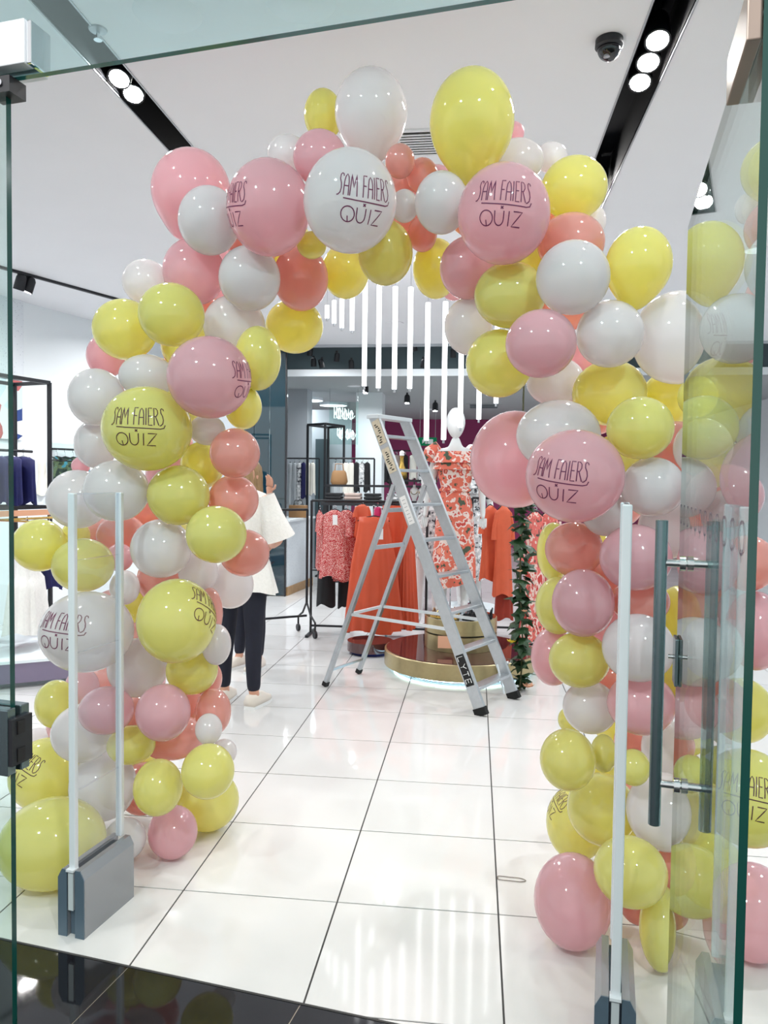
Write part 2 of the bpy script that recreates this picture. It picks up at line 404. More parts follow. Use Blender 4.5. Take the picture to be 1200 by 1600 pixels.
# strike box of the lock on the left pane
lk = thing('lock_keep', 'grey metal lock keep on the edge of the left glass pane', 'lock', uvz(UL, VG, 1.105)); lk.rotation_euler.z = -AF
MB().box((-.03, -.017, 0), (.085, .022, .12)).build('cover_plate', M['handle'], lk, bevel=.002)
MB().box((-.03, .017, 0), (.085, .022, .12)).build('cover_plate', M['handle'], lk, bevel=.002)
kb = MB().box((.014, .0, 0), (.014, .05, .085)).build('strike_box', M['black'], lk)
for z in (-.025, .025): MB().box((.0215, -.004, z), (.003, .018, .024)).build('bolt_slot', M['ink'], kb)

# open glass door on the right, square to the front
UDR = .193; DV0, DV1 = VG+.02, 2.20
door = struct(empty('door_1'))
glass_pane('door_leaf', (UDR, (DV0+DV1)/2, HG/2), (GT, DV1-DV0, HG-.03), M['glass'], M['gedge'], door, 'x')
for v, z, h in ((DV0+.10, HG-.055, .075), (DV0+.10, .055, .075)):
    for s in (-1, 1): MB().box((UDR+s*.016, v, z), (.02, .19, h), MF).build('patch_plate', M['brownplate'], door, bevel=.002)
def dpt(du, v, z): return uvz(UDR+du, v, z)
for s, z0, z1 in ((-1, .735, 1.495), (1, .735, 1.50)):
    h = MB().tube([dpt(s*.0645, 2.0, z0), dpt(s*.0645, 2.0, z0+.001), dpt(s*.0645, 2.0, z1-.001), dpt(s*.0645, 2.0, z1)], [.0135, .0148, .0148, .0135], 20).build('pull_handle', M['handle'], door, smooth=True)
    h['label'] = 'satin steel pull bar on the glass door'
for z in (1.39, .84):
    MB().tube([dpt(-.055, 2.0, z), dpt(.055, 2.0, z)], .0095, 14).build('handle_standoff', M['chrome'], door, smooth=True)
    MB().tube([dpt(-.022, 2.0, z), dpt(-.008, 2.0, z)], .0185, 18).build('standoff_collar', M['chrome'], door, smooth=True)
    MB().tube([dpt(.008, 2.0, z), dpt(.022, 2.0, z)], .0185, 18).build('standoff_collar', M['chrome'], door, smooth=True)
for s in (-1, 1):
    MB().box((UDR+s*.011, 2.165, 1.115), (.009, .07, .125), MF).build('lock_plate', M['handle'], door, bevel=.002)
MB().tube([dpt(-.03, 2.165, 1.125), dpt(.03, 2.165, 1.125)], .006, 12).build('lock_cylinder', M['chrome'], door, smooth=True)
# row of vinyl ring decals with a small tail, along the leaf at chest height
def ring_mesh():
    m = MB(); n = 28; ro, ri = .026, .022
    vs = []; fs = []
    for k in range(n):
        a = 2*math.pi*k/n
        vs += [(0, ro*math.cos(a), ro*math.sin(a)), (0, ri*math.cos(a), ri*math.sin(a))]
    for k in range(n): fs.append((2*k, 2*((k+1) % n), 2*((k+1) % n)+1, 2*k+1))
    vs += [(0, -.003, -.016), (0, .003, -.016), (0, .0015, -.036), (0, -.0015, -.036)]; fs.append((2*n, 2*n+1, 2*n+2, 2*n+3))
    return m.add(vs, fs).mesh('ring_decal')
rm = ring_mesh(); rm.materials.append(M['decal'])
for k in range(12):
    v = DV0+.05+k*.088
    place('ring_decal', rm, None, door, MF @ Matrix.Translation((UDR-.0068, v, 1.505)))

# ------------------------------------------------------------------ SECURITY PEDESTALS
def pedestal(label, u, v0, L=.285, rzoff=0.0):
    root = thing('security_pedestal', label, 'security gate', uvz(u, v0, 0), -AF+rzoff, 'anti-theft pedestals at the shop entrance')
    W_ = .105; zt = 1.53
    # base: two side cheeks with chamfered tops around a recessed core
    poly = [(0, 0), (L, 0), (L, .24), (0, .24)]
    for s in (-1, 1):
        m = MB(); t = .036; x0 = s*.0165; x1 = s*(.0165+t)
        pr = [(x0, 0), (x1, 0), (x1, .205), (x0+s*.02, .235), (x0, .235)]
        vs = [(x, 0, z) for x, z in pr]+[(x, L, z) for x, z in pr]; n = 5
        m.add(vs, [tuple(range(n)), tuple(range(2*n-1, n-1, -1))]+[(i, n+i, n+(i+1) % n, (i+1) % n) for i in range(n)])
        m.build('base_cheek', M['basepanel'], root)
        # end plates
        MB().add([(x, -.004, z) for x, z in pr]+[(x, .0, z) for x, z in pr], [tuple(range(n)), tuple(range(2*n-1, n-1, -1))]+[(i, n+i, n+(i+1) % n, (i+1) % n) for i in range(n)]).build('end_plate', M['bluegrey'], root)
    MB().box((0, L/2+.006, .105), (.031, L-.02, .21)).build('base_core', M['bluegrey'], root)
    MB().box((0, .001, .16), (.02, .012, .13)).build('post_clip', M['alulight'], root)
    MB().box((0, .004, .235), (.03, .03, .008)).build('collar', M['acrylic_edge'], root)
    # acrylic loop: two posts, top rail, clear sheet
    for y in (.012, L-.012):
        MB().box((0, y, (.235+zt)/2), (.026, .02, zt-.235)).build('post', M['acrylic_edge'], root, bevel=.004)
    a = MB(); vs = [(0, .022, .24), (0, L-.022, .24), (0, L-.022, zt), (0, .022, zt)]
    MB().box((0, L/2, (.24+zt)/2), (.006, L-.046, zt-.24)).build('acrylic_sheet', M['acrylic'], root)
    MB().box((0, L/2, zt-.003), (.012, L-.046, .006)).build('top_edge', M['acrylic'], root)
    for z in (1.30, .98, .50): MB().box((0, L/2, z), (.008, L-.046, .0025)).build('coil_line', M['acrylic'], root)
    return root
pedestal('clear acrylic security pedestal in front of the left balloon column', -1.742, 2.19)
pedestal('clear acrylic security pedestal seen edge-on beside the glass door handle', .048, 2.06)

# ------------------------------------------------------------------ BALLOON ARCH
def balloon_pt(d):
    """unit direction -> point on the balloon skin; +z is the neck side"""
    x, y, z = d
    if z > 0:
        k = 1 + .10*z**3 + .08*max(0, z-.8)/.2; t = 1 - .08*z*z
        return Vector((x*t, y*t, z*k))
    return Vector((x, y, z))
def balloon_mesh():
    n, m = 36, 22; vs = [(0, 0, -1)]; fs = []
    for i in range(1, m):
        th = math.pi*i/m
        for k in range(n):
            a = 2*math.pi*k/n
            vs.append(tuple(balloon_pt((math.sin(th)*math.cos(a), math.sin(th)*math.sin(a), -math.cos(th)))))
    vs.append(tuple(balloon_pt((0, 0, 1)))); e = len(vs)-1
    for k in range(n): fs.append((0, 1+(k+1) % n, 1+k))
    for i in range(m-2):
        for k in range(n): fs.append((1+i*n+k, 1+i*n+(k+1) % n, 1+(i+1)*n+(k+1) % n, 1+(i+1)*n+k))
    for k in range(n): fs.append((1+(m-2)*n+k, 1+(m-2)*n+(k+1) % n, e))
    me = MB().add(vs, fs).mesh('balloon'); me.polygons.foreach_set('use_smooth', [True]*len(me.polygons)); return me
def knot_mesh():
    me = MB().lathe([(.03, 1.15), (.05, 1.18), (.035, 1.20), (.05, 1.22), (.085, 1.25), (.07, 1.255)], 12).mesh('knot')
    me.polygons.foreach_set('use_smooth', [True]*len(me.polygons)); return me
B0, K0 = balloon_mesh(), knot_mesh()
BM, KM = {}, {}
for c in LX:
    BM[c] = B0.copy(); BM[c].materials.append(LX[c]); KM[c] = K0.copy(); KM[c].materials.append(LX[c])

# strokes of the printed lettering, unit boxes (width, polylines)
def arc(cx, cy, rx, ry, a0, a1, n=10): return [(cx+rx*math.cos(R(a0+(a1-a0)*i/n)), cy+ry*math.sin(R(a0+(a1-a0)*i/n))) for i in range(n+1)]
GL = {'S': (.40, [[(.40, .86), (.36, .97), (.24, 1), (.14, .92), (.14, .72), (.26, .52), (.30, .30), (.24, .10), (.10, .0), (-.02, -.02)]]),
      'A': (.42, [[(.02, 0), (.03, .62), (.08, .85), (.20, .98), (.32, .85), (.37, .62), (.38, 0)], [(.03, .42), (.37, .42)]]),
      'M': (.56, [[(.0, 0), (.06, 1), (.27, .38), (.46, 1), (.54, 0)]]),
      'F': (.34, [[(.04, 0), (.04, 1), (.34, 1)], [(.04, .52), (.28, .52)]]),
      'I': (.14, [[(.06, 0), (.06, 1)]]),
      'E': (.36, [[(.34, 1), (.04, 1), (.04, 0), (.34, 0)], [(.04, .52), (.28, .52)]]),
      'R': (.40, [[(.04, 0), (.04, 1), (.22, .99), (.34, .88), (.34, .68), (.22, .52), (.04, .5)], [(.16, .5), (.40, 0)]]),
      ' ': (.26, [])}
def lettering():
    out = []
    word = 'SAM FAIERS'; gap = .07
    tot = sum(GL[c][0]+gap for c in word)-gap; sc = 1.2/tot; h = .40; x = -.6
    for c in word:
        w, st = GL[c]
        for s in st: out.append([(x+px*sc, .05+py*h) for px, py in s])
        x += (w+gap)*sc
    out.append([(-.46, .0), (-.2, -.015), (.2, -.025), (.50, -.03), (.58, -.01), (.61, .06)])
    out += [[(-.03, -.055), (.02, -.105)], [(.02, -.055), (-.03, -.105)]]
    q = .145
    out.append(arc(-.34, -.28, q, q, -80, 280, 20)); out.append([(-.345, -.31), (-.335, -.42)])
    out.append([(-.15, -.14), (-.15, -.30)]+arc(-.055, -.30, .095, .115, 180, 360, 8)+[(.04, -.14)])
    out.append([(.15, -.14), (.15, -.42)])
    out.append([(.24, -.14), (.43, -.14), (.23, -.42), (.43, -.42)])
    
    return out
STROKES = lettering()
def print_mesh(yw, pt, tilt, scale, m):
    a = MB(); half = .0115
    Q = Quaternion((0, 1, 0), -R(yw)) @ Quaternion((1, 0, 0), R(pt)) @ Quaternion((0, 0, 1), R(tilt))
    def P(x, y):
        x *= scale; y *= scale
        az, el = x, y
        d = Vector((math.sin(az)*math.cos(el), math.sin(el), -math.cos(az)*math.cos(el)))
        w = balloon_pt(Q @ d)*1.006
        return Vector((-w.x, w.y, w.z))          # balloon-local x runs to the viewer's left
    for st in STROKES:
        pts = []
        for i in range(len(st)-1):
            n = max(1, int(math.hypot(st[i+1][0]-st[i][0], st[i+1][1]-st[i][1])/.07))
            pts += [(st[i][0]+(st[i+1][0]-st[i][0])*k/n, st[i][1]+(st[i+1][1]-st[i][1])*k/n) for k in range(n)]
        pts.append(st[-1]); vs = []
        for i, p in enumerate(pts):
            q0, q1 = pts[max(0, i-1)], pts[min(len(pts)-1, i+1)]
            dx, dy = q1[0]-q0[0], q1[1]-q0[1]; L = math.hypot(dx, dy) or 1
            nx, ny = -dy/L*half, dx/L*half
            vs += [P(p[0]+nx, p[1]+ny), P(p[0]-nx, p[1]-ny)]
        a.add(vs, [(2*i, 2*i+1, 2*i+3, 2*i+2) for i in range(len(pts)-1)])
    me = bpy.data.meshes.new('printed_lettering'); me.from_pydata(a.v, [], a.f); me.materials.append(m); return me

# (px, py, rx, ry, colour, layer, section[, print(yaw, pitch, tilt)][, tip angle])
# section: L left column, T crown, R right column
BL = [
 (547,315,73,78,'W',0,'T',dict(p=(18,1,-7))), (787,335,72,76,'P',0,'T',dict(p=(-1,12,-6))),
 (420,325,65,73,'P',.6,'T',dict(p=(-66,0,6))), (327,345,48,52,'W',1.2,'T'), (298,303,61,66,'P',2.2,'T',dict(tip=260)),
 (580,180,57,66,'W',1.5,'T',dict(tip=272)), (737,196,66,80,'Y',1.5,'T',dict(tip=268)), (505,180,30,38,'Y',2.5,'T'),
 (500,247,42,42,'P',1.2,'T'), (450,242,32,30,'W',2,'T'), (625,252,23,26,'C',1.5,'T'), (660,275,25,27,'C',2,'T'), (628,290,23,24,'C',2.6,'T'),
 (632,322,22,25,'W',1.5,'T'), (690,317,42,47,'W',1.2,'T'), (660,366,23,27,'C',2,'T'), (602,395,43,50,'Y',1.5,'T'), (540,424,37,42,'Y',2,'T'),
 (487,383,23,21,'Y',2,'T'), (470,435,43,50,'C',1.6,'T'), (390,435,48,50,'W',.9,'T'), (303,425,48,51,'P',2,'T'), (228,441,36,35,'W',3,'T'),
 (808,252,41,34,'W',1.5,'T'), (861,246,25,23,'W',2.2,'T'), (803,208,16,17,'P',2.8,'T'), (897,294,51,48,'Y',1.6,'T'), (892,380,52,46,'C',1.2,'T'), (930,345,17,22,'W',2.6,'T'),
 (895,434,57,57,'W',.4,'T'), (997,418,51,60,'Y',1,'T',dict(tip=262)), (732,419,45,48,'P',1.5,'T'), (709,438,25,31,'P',2.4,'T'), (681,420,36,46,'Y',2.2,'T'), (797,461,56,51,'Y',1,'T'),
 # left column
 (268,492,51,49,'Y',.8,'L'), (195,515,49,47,'Y',1.4,'L'), (366,509,48,47,'W',1.4,'L'), (327,590,65,64,'P',0,'L',dict(p=(66,-2,0))), (460,510,45,42,'Y',2.2,'L'),
 (403,560,36,50,'Y',1.9,'L'), (380,636,29,35,'Y',2.4,'L'), (166,556,30,34,'P',2.2,'L'), (230,588,43,34,'W',1.2,'L'), (151,621,43,45,'W',1.2,'L'),
 (230,670,69,66,'Y',0,'L',dict(p=(-13,2,0))), (150,694,33,38,'W',1.6,'L'), (324,672,28,24,'W',1.4,'L'), (316,727,34,37,'Y',1.4,'L'), (367,708,39,39,'C',2,'L'), (365,781,39,39,'C',2,'L'),
 (279,774,48,47,'Y',.7,'L'), (338,835,47,45,'Y',.9,'L'), (382,864,39,37,'C',2,'L'), (252,857,47,46,'W',.7,'L'), (182,767,50,48,'W',.7,'L'), (122,780,47,46,'W',1.3,'L'), (126,728,14,14,'P',2.5,'L'),
 (62,852,41,41,'Y',1.2,'L'), (118,838,22,24,'Y',2.2,'L'), (130,883,47,42,'Y',.8,'L'), (190,836,38,32,'C',1.8,'L'), (152,832,28,26,'C',2.3,'L'), (187,871,21,22,'P',.8,'L'), (195,918,23,27,'W',.9,'L'),
 (310,894,31,32,'W',1.6,'L'), (360,914,36,37,'W',2,'L'), (276,970,61,66,'Y',0,'L',dict(p=(58,14,-28))), (136,987,71,63,'W',0,'L',dict(p=(-36,2,-10))), (215,1043,46,46,'W',1,'L'), (300,1047,40,38,'Y',.8,'L'),
 (338,1007,23,32,'W',1.6,'L'), (328,958,20,40,'C',2,'L'), (325,1060,22,28,'C',2,'L'), (255,1113,42,44,'P',.7,'L'), (166,1110,42,37,'P',.6,'L'), (333,1112,28,36,'C',1.4,'L'), (299,1090,30,34,'C',2,'L'), (128,1074,26,30,'P',1.8,'L'),
 (88,1100,32,37,'Y',1.4,'L'), (102,1130,28,36,'P',1.6,'L'), (130,1145,48,45,'W',.8,'L'), (60,1168,36,30,'W',2.2,'L'), (73,1210,56,56,'Y',1,'L',dict(p=(-46,18,-30))), (205,1164,37,30,'Y',1.4,'L'), (161,1228,51,53,'W',.5,'L'),
 (82,1317,80,69,'Y',0,'L',dict(fl=1)), (140,1298,36,32,'Y',1.2,'L'), (195,1311,46,46,'W',.7,'L',dict(fl=1)), (247,1230,38,43,'Y',.8,'L'), (270,1300,38,40,'P',.8,'L',dict(fl=1)), (325,1205,41,42,'Y',.5,'L'), (325,1251,48,46,'Y',1.4,'L',dict(fl=1)),
 (270,1152,50,35,'C',1.8,'L'), (326,1139,21,24,'W',.9,'L'), (350,1175,20,20,'W',1.4,'L'),
 # right column
 (732,510,38,44,'W',2,'R'), (780,568,52,53,'Y',1.4,'R'), (845,537,55,53,'P',.3,'R'), (953,522,52,52,'W',.4,'R'), (1060,528,70,72,'W',.5,'R',dict(p=(70,0,0))), (868,596,45,38,'W',1.6,'R'),  # print on the biggest white balloon is added in place of a reflection
 (952,614,57,51,'Y',1.4,'R'), (1047,622,45,42,'Y',1.6,'R'), (1000,669,51,49,'Y',.7,'R'), (872,680,65,55,'W',.9,'R'), (898,744,76,73,'P',0,'R',dict(p=(-20,-6,-9))), (805,718,70,76,'P',2.2,'R'),
 (1020,761,48,47,'W',.7,'R'), (1056,708,44,50,'C',1.8,'R'), (947,800,38,38,'W',1.2,'R'), (1042,826,44,48,'W',2,'R'), (897,858,45,43,'C',1.3,'R'), (865,862,26,46,'Y',2,'R'), (993,871,55,52,'P',.8,'R'),
 (911,942,48,53,'P',.7,'R'), (872,946,35,45,'Y',1.6,'R'), (997,1012,55,53,'W',.6,'R'), (905,1031,47,43,'Y',.9,'R'), (864,1026,34,45,'P',1.7,'R'), (1000,940,45,36,'C',2,'R'), (1060,965,34,50,'Y',2.2,'R'), (1062,1050,34,46,'Y',2,'R'),
 (922,1105,42,41,'W',1.2,'R'), (1002,1100,52,48,'P',1.1,'R'), (893,1125,21,21,'Y',2,'R'), (887,1187,43,47,'Y',.7,'R'), (943,1177,20,29,'Y',1.3,'R'), (990,1199,25,28,'Y',1.1,'R'), (990,1158,30,30,'C',2.2,'R'), (1038,1170,35,47,'W',1.4,'R'),
 (935,1216,40,40,'Y',2.2,'R'), (940,1264,53,54,'Y',.6,'R'), (900,1286,46,56,'Y',1.3,'R',dict(p=(-60,34,-30))), (1038,1268,58,59,'W',.5,'R'), (985,1362,56,53,'Y',.4,'R'), (895,1407,60,70,'P',.7,'R',dict(fl=1)),
 (1054,1350,32,46,'C',2,'R'), (1033,1449,33,62,'Y',.9,'R',dict(fl=1)), (1000,1418,30,26,'C',2,'R'),
 # right column, behind the open door leaf
 (1132,775,57,50,'P',.9,'R'), (1106,880,46,52,'P',1,'R'), (1168,880,42,44,'C',1.4,'R'), (1112,1012,46,50,'W',.9,'R'), (1180,985,44,62,'P',1.2,'R'), (1120,1100,48,44,'C',1.2,'R'), (1098,1200,30,30,'Y',1.2,'R'),
 (1168,1246,70,74,'Y',.4,'R',dict(p=(-2,0,-4))), (1110,1360,52,56,'Y',.9,'R'), (1176,1424,62,72,'P',.7,'R',dict(fl=1)), (1098,700,44,46,'W',1.6,'R'), (1090,620,30,32,'Y',1.8,'R'), (1160,1110,46,50,'Y',1.6,'R'),
]
V_FRONT, V_STEP, V_MAX = 2.52, .08, 3.6
items = []
for q in BL:
    px, py, rx, ry, c, ly, sec = q[:7]; op = q[7] if len(q) > 7 else {}
    items.append(dict(px=px, py=py, rx=rx, ry=ry, c=c, ly=ly, sec=sec, op=op))
FILL = [(225,1232),(208,1180),(232,1120),(218,1062),(240,1000),(232,940),(255,905),(268,850),(238,800),(268,745),(262,700),(272,648),(250,600),(292,540),(300,480),(345,430),(395,380),(450,385),(520,310),(560,270),(620,345),(680,300),(740,330),(780,400),(850,335),(840,420),(880,480),(905,560),(930,640),(960,720),(965,785),(955,850),(950,915),(960,985),(950,1060),(968,1130),(960,1200),(985,1285),(975,1330),(180,960),(160,1060),(150,850)]
fr_ = {'L': 0, 'T': 0, 'R': 0}
for k, (px, py) in enumerate(FILL):
    sec = 'L' if px < 345 and py > 470 else ('R' if px > 860 and py > 450 else 'T')
    items.append(dict(px=px, py=py, rx=40, ry=40, c='CYCPCY'[k % 6], ly=3.6, sec=sec, op={}, fill=True))
order = sorted(range(len(items)), key=lambda i: (0 if 'fl' in items[i]['op'] else 1, items[i]['ly']))
placed = []
for i in order:
    b = items[i]; d = ray(b['px'], b['py']); dv = d.dot(VD)
    v = V_FRONT + V_STEP*b['ly'] + (.12 if b.get('fill') else 0)
    rpx = (b['rx']+b['ry'])*.25+max(b['rx'], b['ry'])*.5; f_r = rpx/FPX
    # floor contact limit along the ray: centre height = vertical radius
    lim = 9.0
    k = d.z + (b['ry']/FPX)*(-1)
    if d.z < 0:
        t_fl = (CAMH-.002)/(-d.z + b['ry']/FPX*1.0); lim = t_fl*dv
    if 'fl' in b['op']: v = lim
    while True:
        t = v/dv; p = CAM+d*t; r = f_r*t; bad = False
        for (p2, r2) in placed:
            if (p-p2).length < (r+r2)*1.01: bad = True; break
        if not bad or v >= min(lim, V_MAX): break
        v += .01
    v = min(v, lim); t = v/dv
    if bad:                                   # squeezed in near the floor: a smaller balloon
        p = CAM+d*t; fit = min((p-p2).length/1.01-r2 for (p2, r2) in placed)/(f_r*t); q = max(.62, min(1, fit))
        b['rx'] *= q; b['ry'] *= q; f_r *= q
    b['pos'] = CAM+d*t; b['t'] = t; b['dir'] = d.normalized(); b['hid'] = bad
    placed.append((b['pos'], f_r*t))
CN = {'Y': 'yellow', 'W': 'white', 'P': 'pink', 'C': 'coral-shaded pink'}
SN = {'L': 'left column', 'T': 'crown of the arch', 'R': 'right column'}
ORD = ['lowest', 'second', 'third', 'fourth', 'fifth', 'sixth', 'seventh', 'eighth', 'ninth', 'tenth', 'eleventh', 'twelfth', 'thirteenth', 'fourteenth', 'fifteenth', 'sixteenth', 'seventeenth', 'eighteenth', 'nineteenth', 'twentieth', 'twenty-first', 'twenty-second', 'twenty-third', 'twenty-fourth', 'twenty-fifth', 'twenty-sixth', 'twenty-seventh', 'twenty-eighth', 'twenty-ninth', 'thirtieth']
PRINTED = {(547,315): 'large white balloon with maroon lettering at the top of the arch', (787,335): 'large pink balloon with maroon lettering on the crown of the arch',
 (420,325): 'large pink balloon left of the lettered white one, lettering at its left edge', (327,590): 'large pink balloon in the left column with lettering at its right edge',
 (230,670): 'large yellow balloon facing forward with dark lettering, upper left column', (276,970): 'large yellow balloon in the left column, lettering curving round its right edge',
 (136,987): 'large white balloon with lettering behind the left security pedestal', (73,1210): 'lettered yellow balloon low in the left column beside the lock keep',
 (1060,528): 'largest white balloon of the right column, across the edge of the glass door', (898,744): 'large pink balloon with maroon lettering in the right column',
 (900,1286): 'golden yellow balloon low in the right column with lettering at its left edge', (1168,1246): 'large yellow lettered balloon seen through the open glass door'}
SPECIAL = {(82,1317): 'biggest yellow balloon, resting on the floor behind the left pedestal', (895,1407): 'large pink balloon resting on the floor at the foot of the right column',
 (805,718): 'bright pink balloon sticking out behind the right column beside the mannequin', (737,196): 'tall yellow egg-shaped balloon standing up highest on the arch right of centre',
 (580,180): 'big white egg-shaped balloon standing up at the very top of the arch', (298,303): 'pink teardrop balloon at the upper left shoulder of the arch', (1033,1449): 'small yellow balloon touching the floor beside the glass door'}
ranks = {}
for sec in 'LTR':
    for c in CN:
        for small in (False, True):
            g = [b for b in items if not b.get('fill') and b['sec'] == sec and b['c'] == c and (max(b['rx'], b['ry']) < 34) == small and (b['px'], b['py']) not in PRINTED and (b['px'], b['py']) not in SPECIAL]
            if sec == 'T':
                g.sort(key=lambda b: b['px'])
                for k, b in enumerate(g): b['lab'] = ('small ' if small else '')+CN[c]+' balloon on the arch crown, '+('leftmost' if k == 0 else ORD[k])+(' ' if k == 0 else ' from left ')+'of the '+('small ' if small else '')+CN[c]+' ones'
            else:
                g.sort(key=lambda b: -b['py'])
                for k, b in enumerate(g): b['lab'] = ('small ' if small else '')+CN[c]+' balloon in the '+SN[sec]+', '+ORD[k]+(' of the ' if k == 0 else ' lowest of the ')+('small ' if small else '')+CN[c]+' ones'
for sec in 'LTR':
    g = [b for b in items if b.get('fill') and b['sec'] == sec]
    g.sort(key=(lambda b: b['px']) if sec == 'T' else (lambda b: -b['py']))
    for k, b in enumerate(g): b['lab'] = 'mostly hidden '+CN[b['c']]+' balloon deep in the '+SN[sec]+', '+('first' if k == 0 else ORD[k])+(' from left' if sec == 'T' else ' from the floor')
ARCH_MID = uvz(-.93, 2.86, 1.3)
for b in items:
    key = (b['px'], b['py']); c = b['c']; t = b['t']; op = b['op']
    lab = PRINTED.get(key) or SPECIAL.get(key) or b['lab']
    zax = b['dir']; xax = zax.cross(UPV); xax.normalize(); yax = xax.cross(zax)*1
    yax = zax.cross(xax)*-1
    # local x right, y up, z away from the viewer side (neck towards the frame)
    rx, ry = b['rx']/FPX*t, b['ry']/FPX*t
    if 'tip' in op:
        a = R(op['tip']); z2 = (xax*math.cos(a)+yax*math.sin(a)).normalized()
        x2 = zax.cross(z2).normalized(); y2 = z2.cross(x2)
        r = min(rx, ry); k = max(rx, ry)/r
        Rm = Matrix((x2, y2, z2)).transposed(); sc = (r, r, r*k*.97)
        cen = b['pos'] - z2*r*k*.05
    else:
        Rm = Matrix((xax, yax, zax)).transposed(); sc = (rx, ry, (rx+ry)/2*.86); cen = b['pos']
    if Rm.determinant() < 0: Rm = Rm @ Matrix.Diagonal((-1, 1, 1))
    Mw = Matrix.Translation(cen) @ Rm.to_4x4() @ Matrix.Diagonal((*sc, 1))
    small = max(b['rx'], b['ry']) < 34
    o = place('balloon', BM[c], None, None, Mw)
    tag(o, lab, 'balloon', 'balloons of the '+SN[b['sec']])
    place('knot', KM[c], None, o)
    if 'p' in op:
        yw, pt, tl = op['p']
        if Rm.determinant() < 0: yw = -yw
        pm = print_mesh(yw, pt, tl, 1.0, M['printd'] if c == 'Y' else M['print'])
        place('printed_lettering', pm, None, o)['label'] = 'maroon printed lettering'

# ------------------------------------------------------------------ CEILING FIXTURES
def spot(loc, aim, label, glow='spotlens', s=1.0, group='spotlights in the ceiling slots', color=(1, .98, .95)):
    loc = Vector(loc); d = (Vector(aim)-loc).normalized()
    root = thing('ceiling_spotlight', label, 'spotlight', loc, 0, group)
    q = d.to_track_quat('-Z', 'Y').to_matrix().to_4x4()
    def L(mb): return mb
    body = MB().lathe([(.035*s, .13*s), (.052*s, .10*s), (.056*s, 0), (.056*s, -.03*s), (.047*s, -.03*s), (.045*s, -.012*s)], 20, q).build('housing', M['black'], root, smooth=True)
    MB().lathe([(.0455*s, -.016*s), (.001, -.018*s)], 20, q, cap=False).build('lens', M[glow], body)
    MB().bar(Vector((0, 0, .0)), Vector((0, 0, .17*s)), .012, .03).build('bracket', M['black'], root)
    return root
zs = CZ+.035
WHICH = ['nearest', 'second', 'third', 'fourth']
for k, (px, py) in enumerate(((1030, 62), (1019, 96), (1010, 127))):
    p = atz(px, py, CZ+.02); spot((.755, p.y, zs), (.6-.1*k, p.y-1.6, 0), ['brightest', 'middle', 'farthest'][k]+' of the three lit spotlights in the right ceiling slot')
for k, (px, py) in enumerate(((112, 126), (138, 150))):
    p = atz(px, py, CZ+.02); spot((-1.74, p.y, zs), (-1.7+.4*k, p.y-1.9, 0), ['left', 'right'][k]+' of the two lit spotlights in the left ceiling slot')
for x in (-1.73, .755):
    for y in (2.2, 5.15, 5.45, 5.7):
        spot((x, y, zs), (x*.6, y+.2, 0) if y < 3 else (x*.5-.2, 3.2, 1.5), ['first', 'second', 'third', 'fourth'][(2.2, 5.15, 5.45, 5.7).index(y)]+' unseen spotlight of the '+('left' if x < 0 else 'right')+' ceiling slot, counted from the shop front')
# dome camera
p = atz(952, 62, CZ)
dc = thing('dome_camera', 'black dome security camera on the white ceiling beside the right slot', 'camera', p)
MB().lathe([(.058, 0), (.06, -.03), (.05, -.038)], 24).build('mount_ring', M['black'], dc, smooth=True)
dd = MB().lathe([(.05, -.038)]+[(.05*math.cos(R(a)), -.038-.05*math.sin(R(a))) for a in range(10, 90, 10)]+[(.002, -.088)], 24).build('dome', M['dome'], dc, smooth='all')
MB().lathe([(.012, -.082), (.014, -.090), (.004, -.092)], 12, Matrix.Translation((-.012, -.02, .006))).build('lens', M['frame'], dd)
# air vent
p = atz(664, 222, CZ)
av = thing('air_vent', 'white slatted air vent in the ceiling behind the arch crown', 'vent', p)
MB().box((0, 0, -.004), (.32, .34, .012)).build('frame', M['ceil'], av)
MB().box((0, 0, -.012), (.27, .29, .006)).build('backing', M['ink'], av)
for k in range(9): MB().box((0, -.128+k*.032, -.016), (.27, .013, .006)).build('slat', M['ceil'], av)
# sprinkler
p = atz(153, 46, CZ)
sp = thing('sprinkler_head', 'small sprinkler head on the ceiling seen through the transom glass', 'sprinkler', p)
MB().lathe([(.04, 0), (.036, -.006), (.012, -.008)], 20).build('rosette', M['frame'], sp)
MB().lathe([(.008, -.008), (.006, -.04), (.018, -.042), (.018, -.045)], 12).build('nozzle', M['chrome'], sp)
# round access lids on the ceiling above the transom
for k, (px, py) in enumerate(((262, 22), (470, 5))):
    p = atz(px, py, CZ); o = MB().lathe([(.14, 0), (.135, -.004), (.0, -.004)], 32).build('ceiling_speaker', M['ceil'], None, smooth=True); o.location = p
    tag(o, ('left' if k == 0 else 'right')+' round white flush ceiling speaker behind the transom glass', 'speaker', 'flush ceiling speakers')
# left track
tp0, tp1 = atz(-30, 407, CZ2), atz(212, 474, CZ2)
tk = thing('lighting_track', 'thin black lighting track on the ceiling left of the arch', 'track', (tp0+tp1)/2)
MB().bar(tp0-(tp0+tp1)/2+Vector((0, 0, -.012)), tp1-(tp0+tp1)/2+Vector((0, 0, -.012)), .03, .025).build('rail', M['black'], tk)
for k, px in enumerate((30, 43)):
    p = atz(px, 425+k*4, CZ2); spot(p+Vector((0, 0, -.14)), p+Vector((-.9, .2-.5*k, -3)), ['left', 'right'][k]+' of the two spotlights on the left ceiling track', 'spotlens', .9, 'spotlights on the left track')
for k, f in enumerate((-.6, 1.3)):  # added fill lamps past the track ends, without fixtures, to brighten the left wall
    p = tp0+(tp1-tp0)*f; lamp('wall_fill_light', p+Vector((0, 0, -.1)), p+Vector((-.4, .3, -3)), 40, .08)
